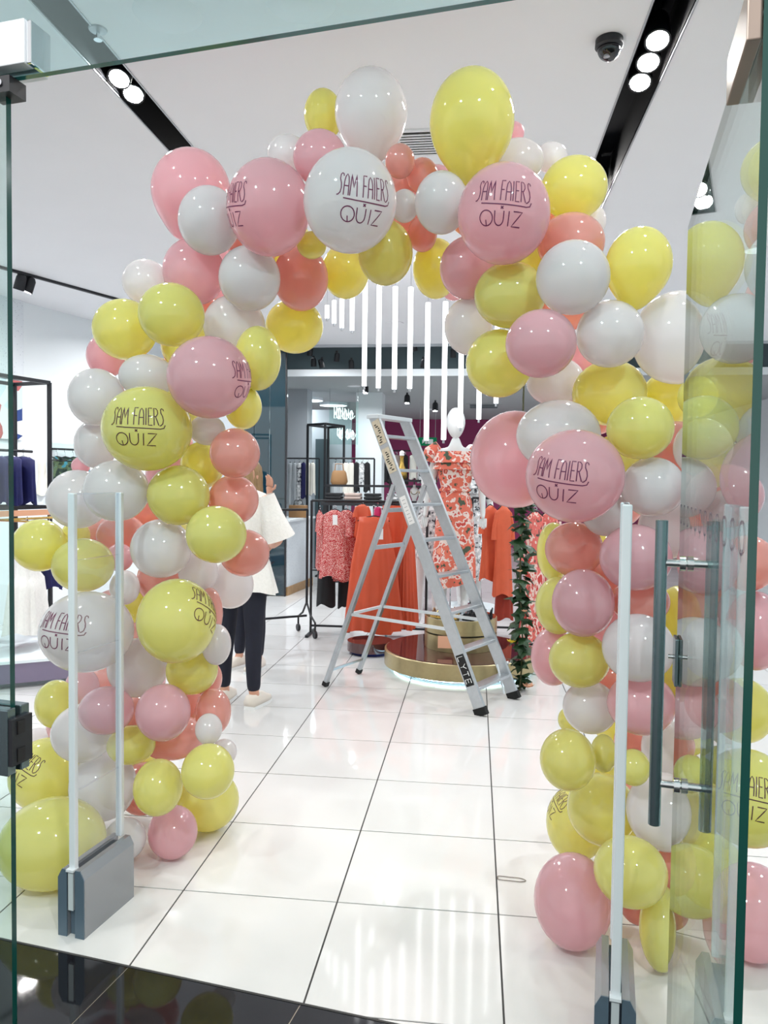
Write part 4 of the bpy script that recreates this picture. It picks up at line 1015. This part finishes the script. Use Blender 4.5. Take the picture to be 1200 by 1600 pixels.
def mannequin(label, loc, rz, H, dress, base=True, arms=None, prof=None, bow=True, ruffle=True):
    root = thing('mannequin', label, 'mannequin', loc, rz, 'shop mannequins')
    J, k = body_joints(H, arms, slim=.9)
    b = skin_body('body', J, BE, M['mann'], 'hip', 2, root)
    for s in 'lr': fingers(J, k, s, b, M['mann'], .3)
    egg_head(b, (0, .01*k, 1.67*k), k*1.16, M['mann'])
    if base:
        MB().lathe([(.125, 0), (.125, .008)], 32).build('base_plate', M['chrome'], root)
        MB().tube([(.05*k, -.12*k, 0), (.05*k, -.12*k, .3*k), (.08*k, -.04*k, .34*k)], .008, 8).build('support_rod', M['chrome'], root)
    pr = [(z*k, w*k, d*k) for z, w, d in (prof or [(1.40, .165, .115), (1.32, .168, .125), (1.2, .15, .12), (1.10, .128, .112), (1.06, .125, .11), (.98, .165, .14), (.80, .20, .165), (.3, .27, .22)])]
    me = cloth_mesh(pr, 9, .07, 4); d = place('dress', me, dress, root)
    if ruffle:
        for zz, ww in ((1.42, .20), (1.36, .195)):
            vs = []; n = 64
            for q in range(n):
                a = 2*math.pi*q/n; rr = 1+.07*math.cos(11*a)
                vs += [(ww*.86*k*math.cos(a), .12*k*math.sin(a), zz*k+.02*k*math.sin(a)*0), (ww*1.08*k*rr*math.cos(a), .155*k*rr*math.sin(a), (zz-.10)*k)]
            MB().add(vs, [(2*q, 2*((q+1) % n), 2*((q+1) % n)+1, 2*q+1) for q in range(n)]).build('ruffle', dress, d, smooth='all')
        for s in (-1, 1):
            MB().tube([(s*.15*k, 0, 1.47*k), (s*.215*k, 0, 1.42*k), (s*.235*k, 0, 1.33*k)], [.05*k, .068*k, .085*k], 12).build('puff_sleeve', dress, d, smooth='all')
    if bow:
        MB().tube([(.126*k*math.cos(R(a)), .114*k*math.sin(R(a)), 1.08*k) for a in range(0, 360, 15)], .016*k, 8, closed=True).build('waist_tie', dress, d, smooth='all')
        for s in (-1, 1):
            MB().tube([(0, -.125*k, 1.08*k), (s*.05*k, -.14*k, 1.105*k), (s*.075*k, -.14*k, 1.075*k), (s*.03*k, -.135*k, 1.06*k)], .011*k, 6).build('bow_loop', dress, d, smooth='all')
            MB().tube([(0, -.128*k, 1.07*k), (s*.03*k, -.15*k, .98*k), (s*.045*k, -.165*k, .90*k)], [.008*k, .012*k, .014*k], 6).build('bow_end', dress, d, smooth='all')
    return root
mz = PC.z+.176+.268
mp = at(711, 757, PC.y+.24)
mannequin('white faceless mannequin in a coral floral dress standing on the brass drum', (mp.x, mp.y, mz), R(172), 1.74, M['floral'],
          prof=[(1.40, .165, .115), (1.32, .168, .125), (1.2, .15, .12), (1.10, .125, .11), (1.06, .123, .108), (.98, .15, .13), (.80, .165, .145), (.45, .185, .16), (.24, .19, .165)])
p = at(735, 757, 9.2); mannequin('second white mannequin, its head just showing behind the first', (p.x, p.y, .12), R(190), 1.86, M['monofloral'])
MBp = MB().lathe([(.34, 0), (.34, .12)], 36).build('round_plinth', M['wall']); MBp.location = (p.x, p.y, 0); tag(MBp, 'low white round plinth under the rear mannequin', 'plinth')
p = at(670, 757, 8.4); mannequin('mannequin in a grey and white top left of the floral one, headless view', (p.x, p.y, .0), R(165), 1.66, M['monofloral'], bow=False, ruffle=False,
   prof=[(1.40, .165, .115), (1.2, .15, .12), (1.08, .14, .12), (.95, .17, .15), (.84, .185, .16)])

# people
def person(label, loc, rz, H, arms, legs, top_m, top_prof, sleeve_m, sleeve_end, leg_m, hair=True, arm_fold=None):
    root = thing('person', label, 'person', loc, rz)
    J, k = body_joints(H, arms, legs)
    b = skin_body('body', J, BE, M['skin'], 'hip', 2, root)
    for s in 'lr': fingers(J, k, s, b, M['skin'], .6)
    h = egg_head(b, (0, .012*k, 1.66*k), k, M['skin'])
    for s in (-1, 1):
        MB().lathe([(.001, -.008*k), (.014*k, -.004*k), (.014*k, .004*k), (.001, .008*k)], 10, Matrix.Translation((s*.03*k, .098*k, 1.67*k)) @ Matrix.Rotation(R(90), 4, 'X')).build('eye', M['cardw'], h)
        MB().lathe([(.001, -.028*k), (.012*k, -.01*k), (.014*k, .012*k), (.001, .026*k)], 10, Matrix.Translation((s*.076*k, .0, 1.655*k))).build('ear', M['skin'], h, smooth='all')
    MB().tube([(0, .096*k, 1.68*k), (0, .116*k, 1.64*k), (0, .098*k, 1.632*k)], [.007*k, .013*k, .008*k], 8).build('nose', M['skin'], h, smooth='all')
    MB().tube([(-.022*k, .092*k, 1.60*k), (0, .099*k, 1.60*k), (.022*k, .092*k, 1.60*k)], .005*k, 6).build('mouth', M['magenta'], h, smooth='all')
    # long hair: cap and fall down the back
    pr = [(.001, .128), (.05, .118), (.083, .07), (.094, .0), (.094, -.07), (.098, -.14), (.098, -.20), (.085, -.27), (.05, -.32)]
    MB().lathe([(r*k, z*k) for r, z in pr], 24, Matrix.Translation((0, -.035*k, 1.675*k)), cap=True, sx=1, sy=.95).build('hair', M['hair'], root, smooth='all')
    # top and trousers
    me = cloth_mesh([(z*k, w*k, d*k) for z, w, d in top_prof], 9, .07, 8); t = place('top', me, top_m, root)
    if sleeve_end:
        for s in 'lr':
            a, e, w = (Vector(J[n+s][0]) for n in ('sh', 'el', 'wr'))
            pts = [a+Vector((0, 0, .02*k)), a+(e-a)*.45, a+(e-a)*.98] if sleeve_end == 'short' else [a, a+(e-a)*.5, e, e+(w-e)*.5, e+(w-e)*.8]
            rr = [.06*k, .082*k, .115*k] if sleeve_end == 'short' else [.066*k, .058*k, .055*k, .05*k, .048*k]
            MB().tube(pts, rr, 14, caps=False).build('sleeve', sleeve_m, t, smooth='all')
    LJ = {}
    for n in ('hip',): LJ[n] = (J[n][0], (.145*k, .115*k))
    E_ = []
    for s in 'lr':
        for n in ('th', 'kn', 'ca', 'an'): LJ[n+s] = (J[n+s][0], J[n+s][1]*1.09)
        q = Vector(J['an'+s][0]); LJ['an'+s] = ((q.x, q.y, q.z+.02*k), .046*k)
        E_ += [('hip', 'th'+s), ('th'+s, 'kn'+s), ('kn'+s, 'ca'+s), ('ca'+s, 'an'+s)]
    skin_body('jeans', LJ, E_, leg_m, 'hip', 2, root)
    for s in 'lr':
        a, t_ = Vector(J['an'+s][0]), Vector(J['to'+s][0])
        g = (t_-a); g.z = 0; g.normalize(); c = a+g*.06*k; c.z = 0
        Mx = Matrix.Translation(c) @ Matrix.Rotation(math.atan2(g.y, g.x)-math.pi/2, 4, 'Z')
        sh = MB(); prf = [(-.04, -.12), (.04, -.12), (.046, 0), (.048, .08), (.03, .135), (-.03, .135), (-.048, .08), (-.046, 0)]
        sh.prism([(x*k, y*k) for x, y in prf], 0, .022*k, Mx).build('shoe_sole', M['cardw'], root)
        up = MB(); lv = [(0.022, 1.0, 0), (.05, .96, -.01), (.075, .74, -.035), (.095, .58, -.05)]
        vs = []; n = len(prf)
        for z, q, oy in lv: vs += [(x*k*min(1, q+.05), (y*q+oy)*k, z*k) for x, y in prf]
        up.add(vs, [tuple(range(n-1, -1, -1)), tuple(range(3*n, 4*n))]+[(l*n+i, l*n+(i+1) % n, (l+1)*n+(i+1) % n, (l+1)*n+i) for l in range(3) for i in range(n)], Mx).build('shoe', M['shoe'], root, smooth='all')
    return root
wp = atz(384, 1104, 0)
person('person in a white ruffled top and dark jeans seen from behind beside the left column', (wp.x-.04, wp.y, 0), R(-8), 1.80,
       dict(elr=(.25, .10, 1.13), wrr=(.20, .30, 1.05), par=(.19, .35, 1.04), elL=(0, 0, 0)) if False else dict(elr=(.25, .06, 1.14), wrr=(.12, .26, 1.08), par=(.09, .29, 1.09), ell=(-.25, .06, 1.14), wrl=(-.10, .26, 1.16), pal=(-.06, .29, 1.18)),
       dict(knl=(-.13, .06, .49), cal=(-.135, .03, .34), anl=(-.14, .04, .08), tol=(-.16, .18, .03)),
       M['whitecloth'], [(1.475, .10, .075), (1.45, .175, .10), (1.36, .185, .125), (1.2, .16, .12), (1.10, .15, .12), (1.0, .19, .15), (.79, .245, .19)], M['whitecloth'], 'short', M['denim'])
pp = atz(428, 1050, 0)
person('person hidden behind the left column, patterned sleeve and raised hand showing', (pp.x-.245, pp.y+.1, 0), R(160), 1.70,
       dict(shl=(-.175, 0, 1.42), ell=(-.30, .12, 1.26), wrl=(-.32, .16, 1.53), pal=(-.325, .165, 1.585)), None,
       M['sleeve'], [(1.475, .10, .075), (1.45, .175, .10), (1.36, .185, .125), (1.1, .16, .13), (.9, .19, .15)], M['sleeve'], 'long', M['denim'])

# ------------------------------------------------------------------ LEFT DISPLAY
wdir = (wl1-wl0).normalized(); wn = Vector((wdir.y, -wdir.x, 0)); wang = math.atan2(wdir.y, wdir.x)
def onwall(px, py, off=.075):
    d = ray(px, py); n = wn; t = ((wl0+wn*off)-CAM).dot(n)/d.dot(n); return CAM+d*t
def wallboard(name, label, cat, px0, py0, px1, py1, m, th=.012, frame=None):
    a, b = onwall(px0, py1), onwall(px1, py0); c = (a+b)/2; w = (Vector((b.x, b.y, 0))-Vector((a.x, a.y, 0))).length; h = abs(b.z-a.z)
    t = thing(name, label, cat, c, wang)
    MB().box((0, 0, 0), (w, th, h)).build('board', m, t)
    if frame:
        f = MB()
        for s in (-1, 1): f.box((s*w/2, -.004, 0), (.02, th+.012, h+.02)); f.box((0, -.004, s*h/2), (w, th+.012, .02))
        f.build('frame', frame, t)
    return t
wallboard('poster', 'holiday fashion poster of figures in blue on the left wall', 'poster', -45, 596, 34, 682, M['poster'])
wallboard('poster', 'small landscape poster with sea and trees behind the left balloons', 'poster', 84, 716, 140, 768, M['poster2'])
wallboard('wall_panel', 'grey patterned panel high on the left wall', 'panel', -20, 470, 36, 585, M['perf'])
# black open display frame parallel to the wall
E1 = at(77, 598, 6.5); zt = E1.z; E1.z = 0
E2 = E1-wn*.42; L_ = wdir*-1.2
fr = thing('display_rack', 'tall black open display frame with navy clothes by the left wall', 'display frame', (E1.x, E1.y, 0))
o2, o3, o4 = E2-E1, L_, E2-E1+L_
for q in (Vector((0, 0, 0)), o2, o3, o4): MB().bar(q+Vector((0, 0, .213)), q+Vector((0, 0, zt)), .03, .03, (1, 0, 0)).build('post', M['black'], fr)
zb = at(77, 792, 6.5).z
for z, m in ((zt, M['black']), (zb, M['black'])):
    for a, b in ((Vector((0, 0, 0)), o2), (o3, o4), (Vector((0, 0, 0)), o3), (o2, o4)): MB().bar(a+Vector((0, 0, z)), b+Vector((0, 0, z)), .03, .03).build('rail', m, fr)
MB().bar(Vector((0, 0, zb-.045))+wn*.02, o3+Vector((0, 0, zb-.045))+wn*.02, .012, .05).build('shelf_edge', M['peach'], fr)
zr = at(40, 704, 6.3).z
MB().tube([o2*.5+Vector((0, 0, zr)), o4-o2*.5+Vector((0, 0, zr))], .012, 8).build('hanging_rail', M['black'], fr)
mid = E1+(E2-E1)*.5
for k, f in enumerate((.08, .2, .32, .44, .56)):
    p = mid+L_*f; h = zr-.05-(zb+.03)
    t = thing('navy_blouse', ['nearest the frame end', 'second', 'third', 'fourth', 'fifth'][k]+(' of' if k == 0 else ' from the frame end of')+' the navy tops hanging in the left display', 'top', (p.x, p.y, zb+.03), wang+R(80), 'navy tops in the left display')
    place('cloth', cloth_mesh([(h, .06, .04), (h*.93, .15, .05), (h*.5, .15, .05), (0, .165, .05)], 7, .08, 20+k), M['navy'], t)
    hanger(t, h+.01, .14, M['cardw'], .06)
# white dress in front and garments below the frame edge
zr2 = zb-.09
MB().tube([Vector((0, 0, zr2))+wn*.10, o3+Vector((0, 0, zr2))+wn*.10], .010, 8).build('hanging_rail', M['gold'], fr)
MB().tube([L_*.55+Vector((0, 0, zr2)), L_*.55+wn*.48+Vector((0, 0, zr2))], .008, 8).build('rail_arm', M['gold'], fr)
for q in (Vector((0, 0, 0)), o3): MB().bar(q+Vector((0, 0, zr2)), q+wn*.10+Vector((0, 0, zr2)), .015, .015).build('rail_arm', M['black'], fr)
def hungw(name, label, cat, f, out, z0, z1, w, m, rz, prof, seed, hm=None, grp=None):
    p = E1+L_*f+wn*out; h = z1-z0
    t = thing(name, label, cat, (p.x, p.y, z0), rz, grp)
    place('cloth', cloth_mesh([(h*a, w*b, w*c) for a, b, c in prof], 10, .09, seed), m, t); hanger(t, h+.01, w*.5, hm or M['chrome'], .07); return t
DP = [(1, .2, .12), (.95, .6, .2), (.75, .62, .3), (.55, .6, .3), (.5, .75, .38), (0, 1, .5)]
hungw('white_dress', 'white tiered summer dress hanging at the front of the left display', 'dress', .55, .44, .36, zr2-.06, .26, M['whitecloth'], wang+R(20), DP, 31)
hungw('navy_dress', 'navy dress hanging beside the white dress in the left display', 'dress', .10, .12, .62, zr2-.06, .16, M['navy'], wang+R(70), DP, 32)
hungw('taupe_dress', 'mauve-grey dress hanging behind the white dress', 'dress', .30, .12, .42, zr2-.06, .16, M['taupe'], wang+R(60), DP, 33)
hungw('magenta_dress', 'magenta dress hem showing below the white dress at far left', 'dress', .62, .04, .33, zr2-.06, .18, M['magenta'], wang+R(30), DP, 34)
hungw('mauve_dress', 'plum dress at the far left edge behind the glass', 'dress', .86, .12, .40, zr2-.06, .15, M['purple'], wang+R(60), DP, 35)
# low platform under the display
a, b = atz(-10, 1081, 0), atz(112, 1069, 0); c = (a+b)/2; dd = (b-a).normalized(); ang = math.atan2(dd.y, dd.x)
pf_ = thing('display_platform', 'low white display platform with mauve front under the left clothes', 'platform', (c.x, c.y, 0), ang)
MB().box((-.42, .70, .02), (1.4, 1.2, .04)).build('recess', M['greywall'], pf_)
MB().box((-.42, .68, .115), (1.5, 1.3, .15)).build('body', M['purple'], pf_)
MB().box((-.42, .68, .20), (1.52, 1.32, .022)).build('top', M['wall'], pf_)
# far left rail with empty black hangers
a, b = at(52, 700, 8.2), at(150, 704, 8.6)
rr = thing('wall_rail', 'wall rail with black hangers behind the left display', 'rail', (a.x, a.y, a.z))
MB().tube([(0, 0, 0), b-a], .012, 8).build('rail', M['black'], rr)
q = onwall(40, 700)
for e in (Vector((0, 0, 0)), b-a): MB().bar(e, e-wn*.35, .015, .015).build('bracket', M['black'], rr)
MB().bar(Vector((0, 0, .06))-wn*.15, b-a+Vector((0, 0, .06))-wn*.15, .3, .02).build('shelf', M['glass'], rr)
for k in range(6):
    p = a+(b-a)*(.24+.13*k); t = thing('clothes_hanger', ['first', 'second', 'third', 'fourth', 'fifth', 'sixth'][k]+' from left of the black hangers on the wall rail', 'hanger', (p.x, p.y, p.z-.085), wang+R(75), 'black hangers on the wall rail')
    MB().tube([(-.2, 0, -.05), (-.08, 0, -.012), (0, 0, 0), (.08, 0, -.012), (.2, 0, -.05), (-.2, 0, -.05)], .007, 6).build('arms', M['black'], t)
    MB().tube([(0, 0, 0)]+[(.018*math.sin(R(g)), 0, .085-.03-.02*math.cos(R(g))+.012) for g in range(0, 250, 40)], .003, 5).build('hook', M['chrome'], t)
p = a+(b-a)*.08
t = thing('white_blouse', 'sheer white top hanging at the left end of the wall rail', 'top', (p.x, p.y, p.z-.52), wang+R(60))
place('cloth', cloth_mesh([(.43, .05, .03), (.4, .15, .06), (.2, .14, .08), (0, .17, .09)], 7, .08, 40), M['cream'], t); hanger(t, .44, .12, M['black'], .08)

# ------------------------------------------------------------------ BACK OF THE SHOP
# dark glossy glass panel on the return wall
M['darkglass'] = mat('dark_teal_glass', (14, 44, 54), .03, spec=.8, coat=.5)
a, b = at(372, 930, 10.24), at(447, 545, 10.24)
dg = thing('glass_panel', 'tall dark teal glass panel beyond the person in white', 'glass panel', ((a.x+b.x)/2, 10.24, 0))
w = b.x-a.x
for k in range(3): MB().box((-w/2+w*(k+.5)/3, 0, 1.66), (w/3-.008, .02, 3.3)).build('pane', M['darkglass'], dg)
MB().box((w/2+.008, 0, 1.66), (.016, .04, 3.32)).build('edge_trim', M['black'], dg)
# columns
def pillar(name, px0, px1, Y, m, z1=3.15, d=.4):
    a, b = at(px0, 757, Y), at(px1, 757, Y); o = MB().box(((a.x+b.x)/2, Y+d/2, z1/2), (b.x-a.x, d, z1)).build(name, m); return struct(o)
pillar('column_1', 449, 479, 12.9, M['greywall']); pillar('column_2', 555, 596, 13.4, M['wall'])
# box frame of black bars
BY = 11.9
a, b = at(481, 664, BY), at(541, 668, BY+.5)
bf = thing('box_rack', 'black box-shaped clothes display frame at the back', 'display frame', (a.x, BY, 0)); W2 = b.x-a.x; Zt = a.z
for x, y in ((0, 0), (W2*.62, -.25), (W2*.42, .55), (W2, .3)): MB().bar((x, y, 0), (x, y, Zt), .035, .035, (1, 0, 0)).build('post', M['black'], bf)
for p_, q_ in (((0, 0), (W2*.62, -.25)), ((W2*.62, -.25), (W2, .3)), ((W2, .3), (W2*.42, .55)), ((W2*.42, .55), (0, 0))): MB().bar((*p_, Zt), (*q_, Zt), .035, .035).build('top_bar', M['black'], bf)
# dark doorway behind
a, b = at(491, 905, 13.6), at(514, 686, 13.6)
o = MB().box(((a.x+b.x)/2, 13.64, b.z/2), (b.x-a.x, .06, b.z)).build('door_2', M['dark']); struct(o)
a, b = at(487, 905, 13.66), at(540, 640, 13.66)
struct(MB().box(((a.x+b.x)/2, 13.74, b.z/2), (b.x-a.x+.2, .08, b.z)).build('wall_partition', M['greywall']))
# neon script on a glass pane
a = at(548, 690, 12.85); b = at(522, 632, 12.85)
ns = thing('neon_sign', 'white neon handwriting sign glowing on glass at the back', 'sign', (b.x, 12.85, 0))
MB().box((.16, .04, (a.z+b.z)/2), (.5, .008, .72)).build('glass_pane', M['glass'], ns)
for q in (-.08, .4): MB().bar((q, .04, (a.z+b.z)/2+.36), (q, .04, 3.15), .006, .006, (1, 0, 0)).build('wire', M['frame'], ns)
def script(x0, z0, sx, sz, seed):
    rnd = random.Random(seed); pts = []
    for i in range(34):
        f = i/33; pts.append((x0+sx*f+.02*math.cos(i*1.9), 0, z0+sz*(.5+.5*math.sin(i*1.9+rnd.uniform(-.4, .4)))*(1-.3*f)))
    return pts
MB().tube(script(0, b.z-.26, .34, .24, 1), .008, 6).build('neon_tube', M['neon'], ns); MB().tube(script(.06, b.z-.60, .30, .24, 2), .008, 6).build('neon_tube', M['neon'], ns)
# back rails with clothes
def back_rail(label, px0, px1, py, Y, items_, grp, lab):
    a, b = at(px0-7, py, Y), at(px1+7, py, Y)
    rail_rack('clothes_rail', label, (a.x, a.y, 0), (b.x, b.y, 0), a.z, M['black'])
    n = len(items_)
    for k, (m, hpx, cname) in enumerate(items_):
        px = px0+(px1-px0)*(k+.5)/n
        hung('hanging_garment', (['first', 'second', 'third', 'fourth', 'fifth', 'sixth', 'seventh', 'eighth'][k]+' garment from left, '+cname+', '+lab), 'garment', px, py+7, py+hpx, Y, (.9 if Y > 13 else 1.25)*(px1-px0)/n, m, 'slim', R(10*(k % 3-1)), 6, .1, grp, .8, .04, 50+k)
back_rail('far black rail with grey and white tops left of the doorway', 450, 492, 716, 12.62, [(M['greycloth'], 70, 'grey'), (M['greycloth'], 72, 'grey'), (M['monofloral'], 72, 'grey and white'), (M['navy'], 62, 'navy'), (M['cream'], 58, 'cream'), (M['cream'], 56, 'cream')], 'tops on the far left rail', 'on the far left rail')
back_rail('far black rail with grey and black tops right of the doorway', 520, 578, 716, 11.2, [(M['greycloth'], 62, 'grey'), (M['greycloth'], 70, 'grey'), (M['cream'], 55, 'cream'), (M['cream'], 58, 'cream'), (M['blackcloth'], 52, 'black'), (M['monofloral'], 44, 'grey and white'), (M['blackcloth'], 52, 'black')], 'tops on the far right rail', 'on the far right rail')
back_rail('black rail of dark and pink clothes far behind the ladder top', 600, 665, 704, 14.5, [(M['blackcloth'], 50, 'black'), (M['taupe'], 48, 'taupe'), (M['blackcloth'], 52, 'black'), (M['cream'], 44, 'cream'), (M['monofloral'], 50, 'grey and white')], 'clothes far behind the ladder', 'far behind the ladder')
back_rail('black rail of mixed clothes at the very back under the exit sign', 655, 745, 706, 16.0, [(M['blackcloth'], 44, 'black'), (M['animal'], 46, 'red print'), (M['cream'], 40, 'cream'), (M['blackcloth'], 48, 'black'), (M['taupe'], 44, 'taupe'), (M['navy'], 44, 'navy')], 'clothes at the very back', 'under the exit sign')
# low counter with perforated front and oak skirting
a, b = atz(447, 932, 0), atz(487, 915, 0); c = (a+b)/2; dd = (b-a).normalized()
ct = thing('low_counter', 'low white counter with patterned front and oak skirting at the back', 'counter', (c.x, c.y, 0), math.atan2(dd.y, dd.x))
Lc = (b-a).length; zc = 1.02
MB().box((.06, .16, zc/2+.06), (Lc, .3, zc-.12)).build('body', M['perf'], ct)
MB().box((.06, .155, .06), (Lc, .31, .12)).build('skirting', M['wood'], ct)
MB().box((.07, .155, zc+.015), (Lc+.02, .36, .03)).build('top', M['wall'], ct)
# box-shaped tan bag on counter
p = at(452, 802, c.y+.15); bg = thing('tan_bag', 'tan box bag on the low counter beside the dark glass panel', 'bag', (c.x-.06, c.y+.14, zc+.03))
MB().box((0, 0, .09), (.26, .12, .18)).build('body', M['tan'], bg, bevel=.01); MB().tube([(-.07, 0, .18), (-.05, 0, .25), (.05, 0, .25), (.07, 0, .18)], .006, 6).build('handle', M['blackcloth'], bg)
# black display table with folded clothes
a = at(570, 790, 10.2); tb = thing('display_table', 'long black display table with folded clothes behind the orange skirts', 'table', (a.x, 10.2, 0)); ZT = at(570, 785, 10.2).z
MB().box((0.1, 0, ZT-.02), (1.3, .5, .04)).build('top', M['black'], tb)
for x in (-.5, .7):
    for y in (-.21, .21): MB().bar((x, y, 0), (x, y, ZT-.04), .035, .035, (1, 0, 0)).build('leg', M['black'], tb)
MB().box((.1, .15, ZT+.22), (1.3, .2, .03)).build('upper_shelf', M['black'], tb)
for x in (-.52, .72): MB().bar((x, .15, ZT), (x, .15, ZT+.22), .03, .03, (1, 0, 0)).build('upright', M['black'], tb)
for k, (x, m, nm) in enumerate(((-.40, M['blackcloth'], 'black'), (-.14, M['taupe'], 'taupe'), (.12, M['blackcloth'], 'black'), (.42, M['monofloral'], 'grey print'))):
    t = thing('folded_stack', ['leftmost', 'second', 'third', 'rightmost'][k]+' stack of folded '+nm+' clothes on the black display table', 'clothes', (a.x+x, 10.1, ZT), 0, 'folded clothes on the display table')
    for q in range(3): MB().box((0, 0, .02+q*.042), (.23-.01*q, .2, .038)).build('folded_garment', m, t, bevel=.012)
p = Vector((a.x-.38, 10.35, ZT+.235)); hb = thing('handbag', 'brown leather handbag on the shelf above the folded clothes', 'bag', p)
MB().lathe([(.10, 0), (.12, .04), (.10, .16), (.08, .19)], 16, sx=1, sy=.5).build('body', M['tan'], hb, smooth=True); MB().tube([(-.06, 0, .18), (-.05, 0, .28), (.05, 0, .28), (.06, 0, .18)], .008, 6).build('handle', M['tan'], hb)
# accessories tower seen between the ladder stiles
a = at(645, 757, 9.5); ac = thing('accessory_stand', 'black accessory stand with shelves between the ladder stiles', 'stand', (a.x, a.y, 0))
for x in (-.28, .28): MB().bar((x, 0, 0), (x, 0, 1.75), .03, .03, (1, 0, 0)).build('post', M['black'], ac)
for z in (.5, 1.0, 1.32, 1.6): MB().box((0, 0, z), (.6, .28, .025)).build('shelf', M['black'], ac)
for x in (-.28, .28): MB().bar((x, -.2, .012), (x, .2, .012), .03, .024).build('foot', M['black'], ac)
g = thing('gold_vase', 'tall gold bottle vase on the accessory stand behind the ladder', 'vase', (a.x-.14, a.y, 1.612))
MB().lathe([(.04, 0), (.065, .03), (.07, .10), (.03, .18), (.022, .27), (.03, .29)], 20).build('body', M['gold'], g, smooth=True); MB().lathe([(.012, .29), (.03, .30), (.03, .34), (.012, .36)], 12).build('stopper', M['cardw'], g)
for k, x in enumerate((.02, .12, .21)):
    t = thing('necklace_bust', ['left', 'middle', 'right'][k]+' small white necklace bust on the accessory stand', 'bust', (a.x+x, a.y, 1.332), 0, 'necklace busts')
    MB().lathe([(.03, 0), (.025, .03), (.055, .10), (.05, .16), (.018, .19), (.016, .22)], 16, sx=1, sy=.6).build('bust', M['mann'], t, smooth=True)
    MB().tube([(.04*math.cos(R(q)), -.034, .14+.04*math.sin(R(q))) for q in range(180, 361, 20)], .004, 5).build('necklace', M['gold'], t)
for k, x in enumerate((-.18, -.04, .12)):
    t = thing('black_clutch', ['left', 'middle', 'right'][k]+' dark clutch bag on the second shelf of the accessory stand', 'bag', (a.x+x, a.y, 1.0125), 0, 'clutch bags on the accessory stand')
    MB().box((0, 0, .05), (.12, .08, .10)).build('body', (M['blackcloth'], M['monofloral'], M['magenta'])[k], t, bevel=.008); MB().box((0, -.042, .075), (.03, .006, .02)).build('clasp', M['gold'], t)
# exit sign
p = at(668, 690, 15.0); ex = thing('exit_sign', 'small green exit sign hanging at the back', 'sign', p)
MB().box((0, 0, 0), (.36, .04, .16)).build('panel', M['exit'], ex)
MB().box((.06, -.022, 0), (.10, .004, .09)).build('pictogram', M['cardw'], ex); MB().add([(-.05, -.022, 0), (-.10, -.022, .04), (-.10, -.022, -.04)], [(0, 1, 2)]).build('arrow', M['cardw'], ex)
for x in (-.15, .15): MB().bar((x, 0, .08), (x, 0, 3.15-p.z), .008, .008, (1, 0, 0)).build('rod', M['frame'], ex)
# second vent on the low ceiling
p = atz(756, 634, 3.15); v2 = thing('air_vent', 'grey slatted air vent in the low ceiling at the back', 'vent', p)
MB().box((0, 0, -.005), (.7, .9, .01)).build('frame', M['lowceil'], v2)
for k in range(5): MB().box((0, -.32+k*.16, -.012), (.56, .06, .008)).build('slat', M['dark'], v2)
# rubber band on the floor
c = atz(798, 1373, .004)
pts = [(.055*math.cos(R(q))*(1+.08*math.cos(R(5*q))), .02*math.sin(R(q))*(1+.3*math.cos(R(2*q))), .003) for q in range(0, 360, 12)]
o = MB().tube(pts, .0016, 5, closed=True).build('rubber_band', M['rubber'], None); o.location = (c.x, c.y, 0); o.rotation_euler.z = R(-4)
tag(o, 'stray rubber band loop lying on the white tiles', 'rubber band')
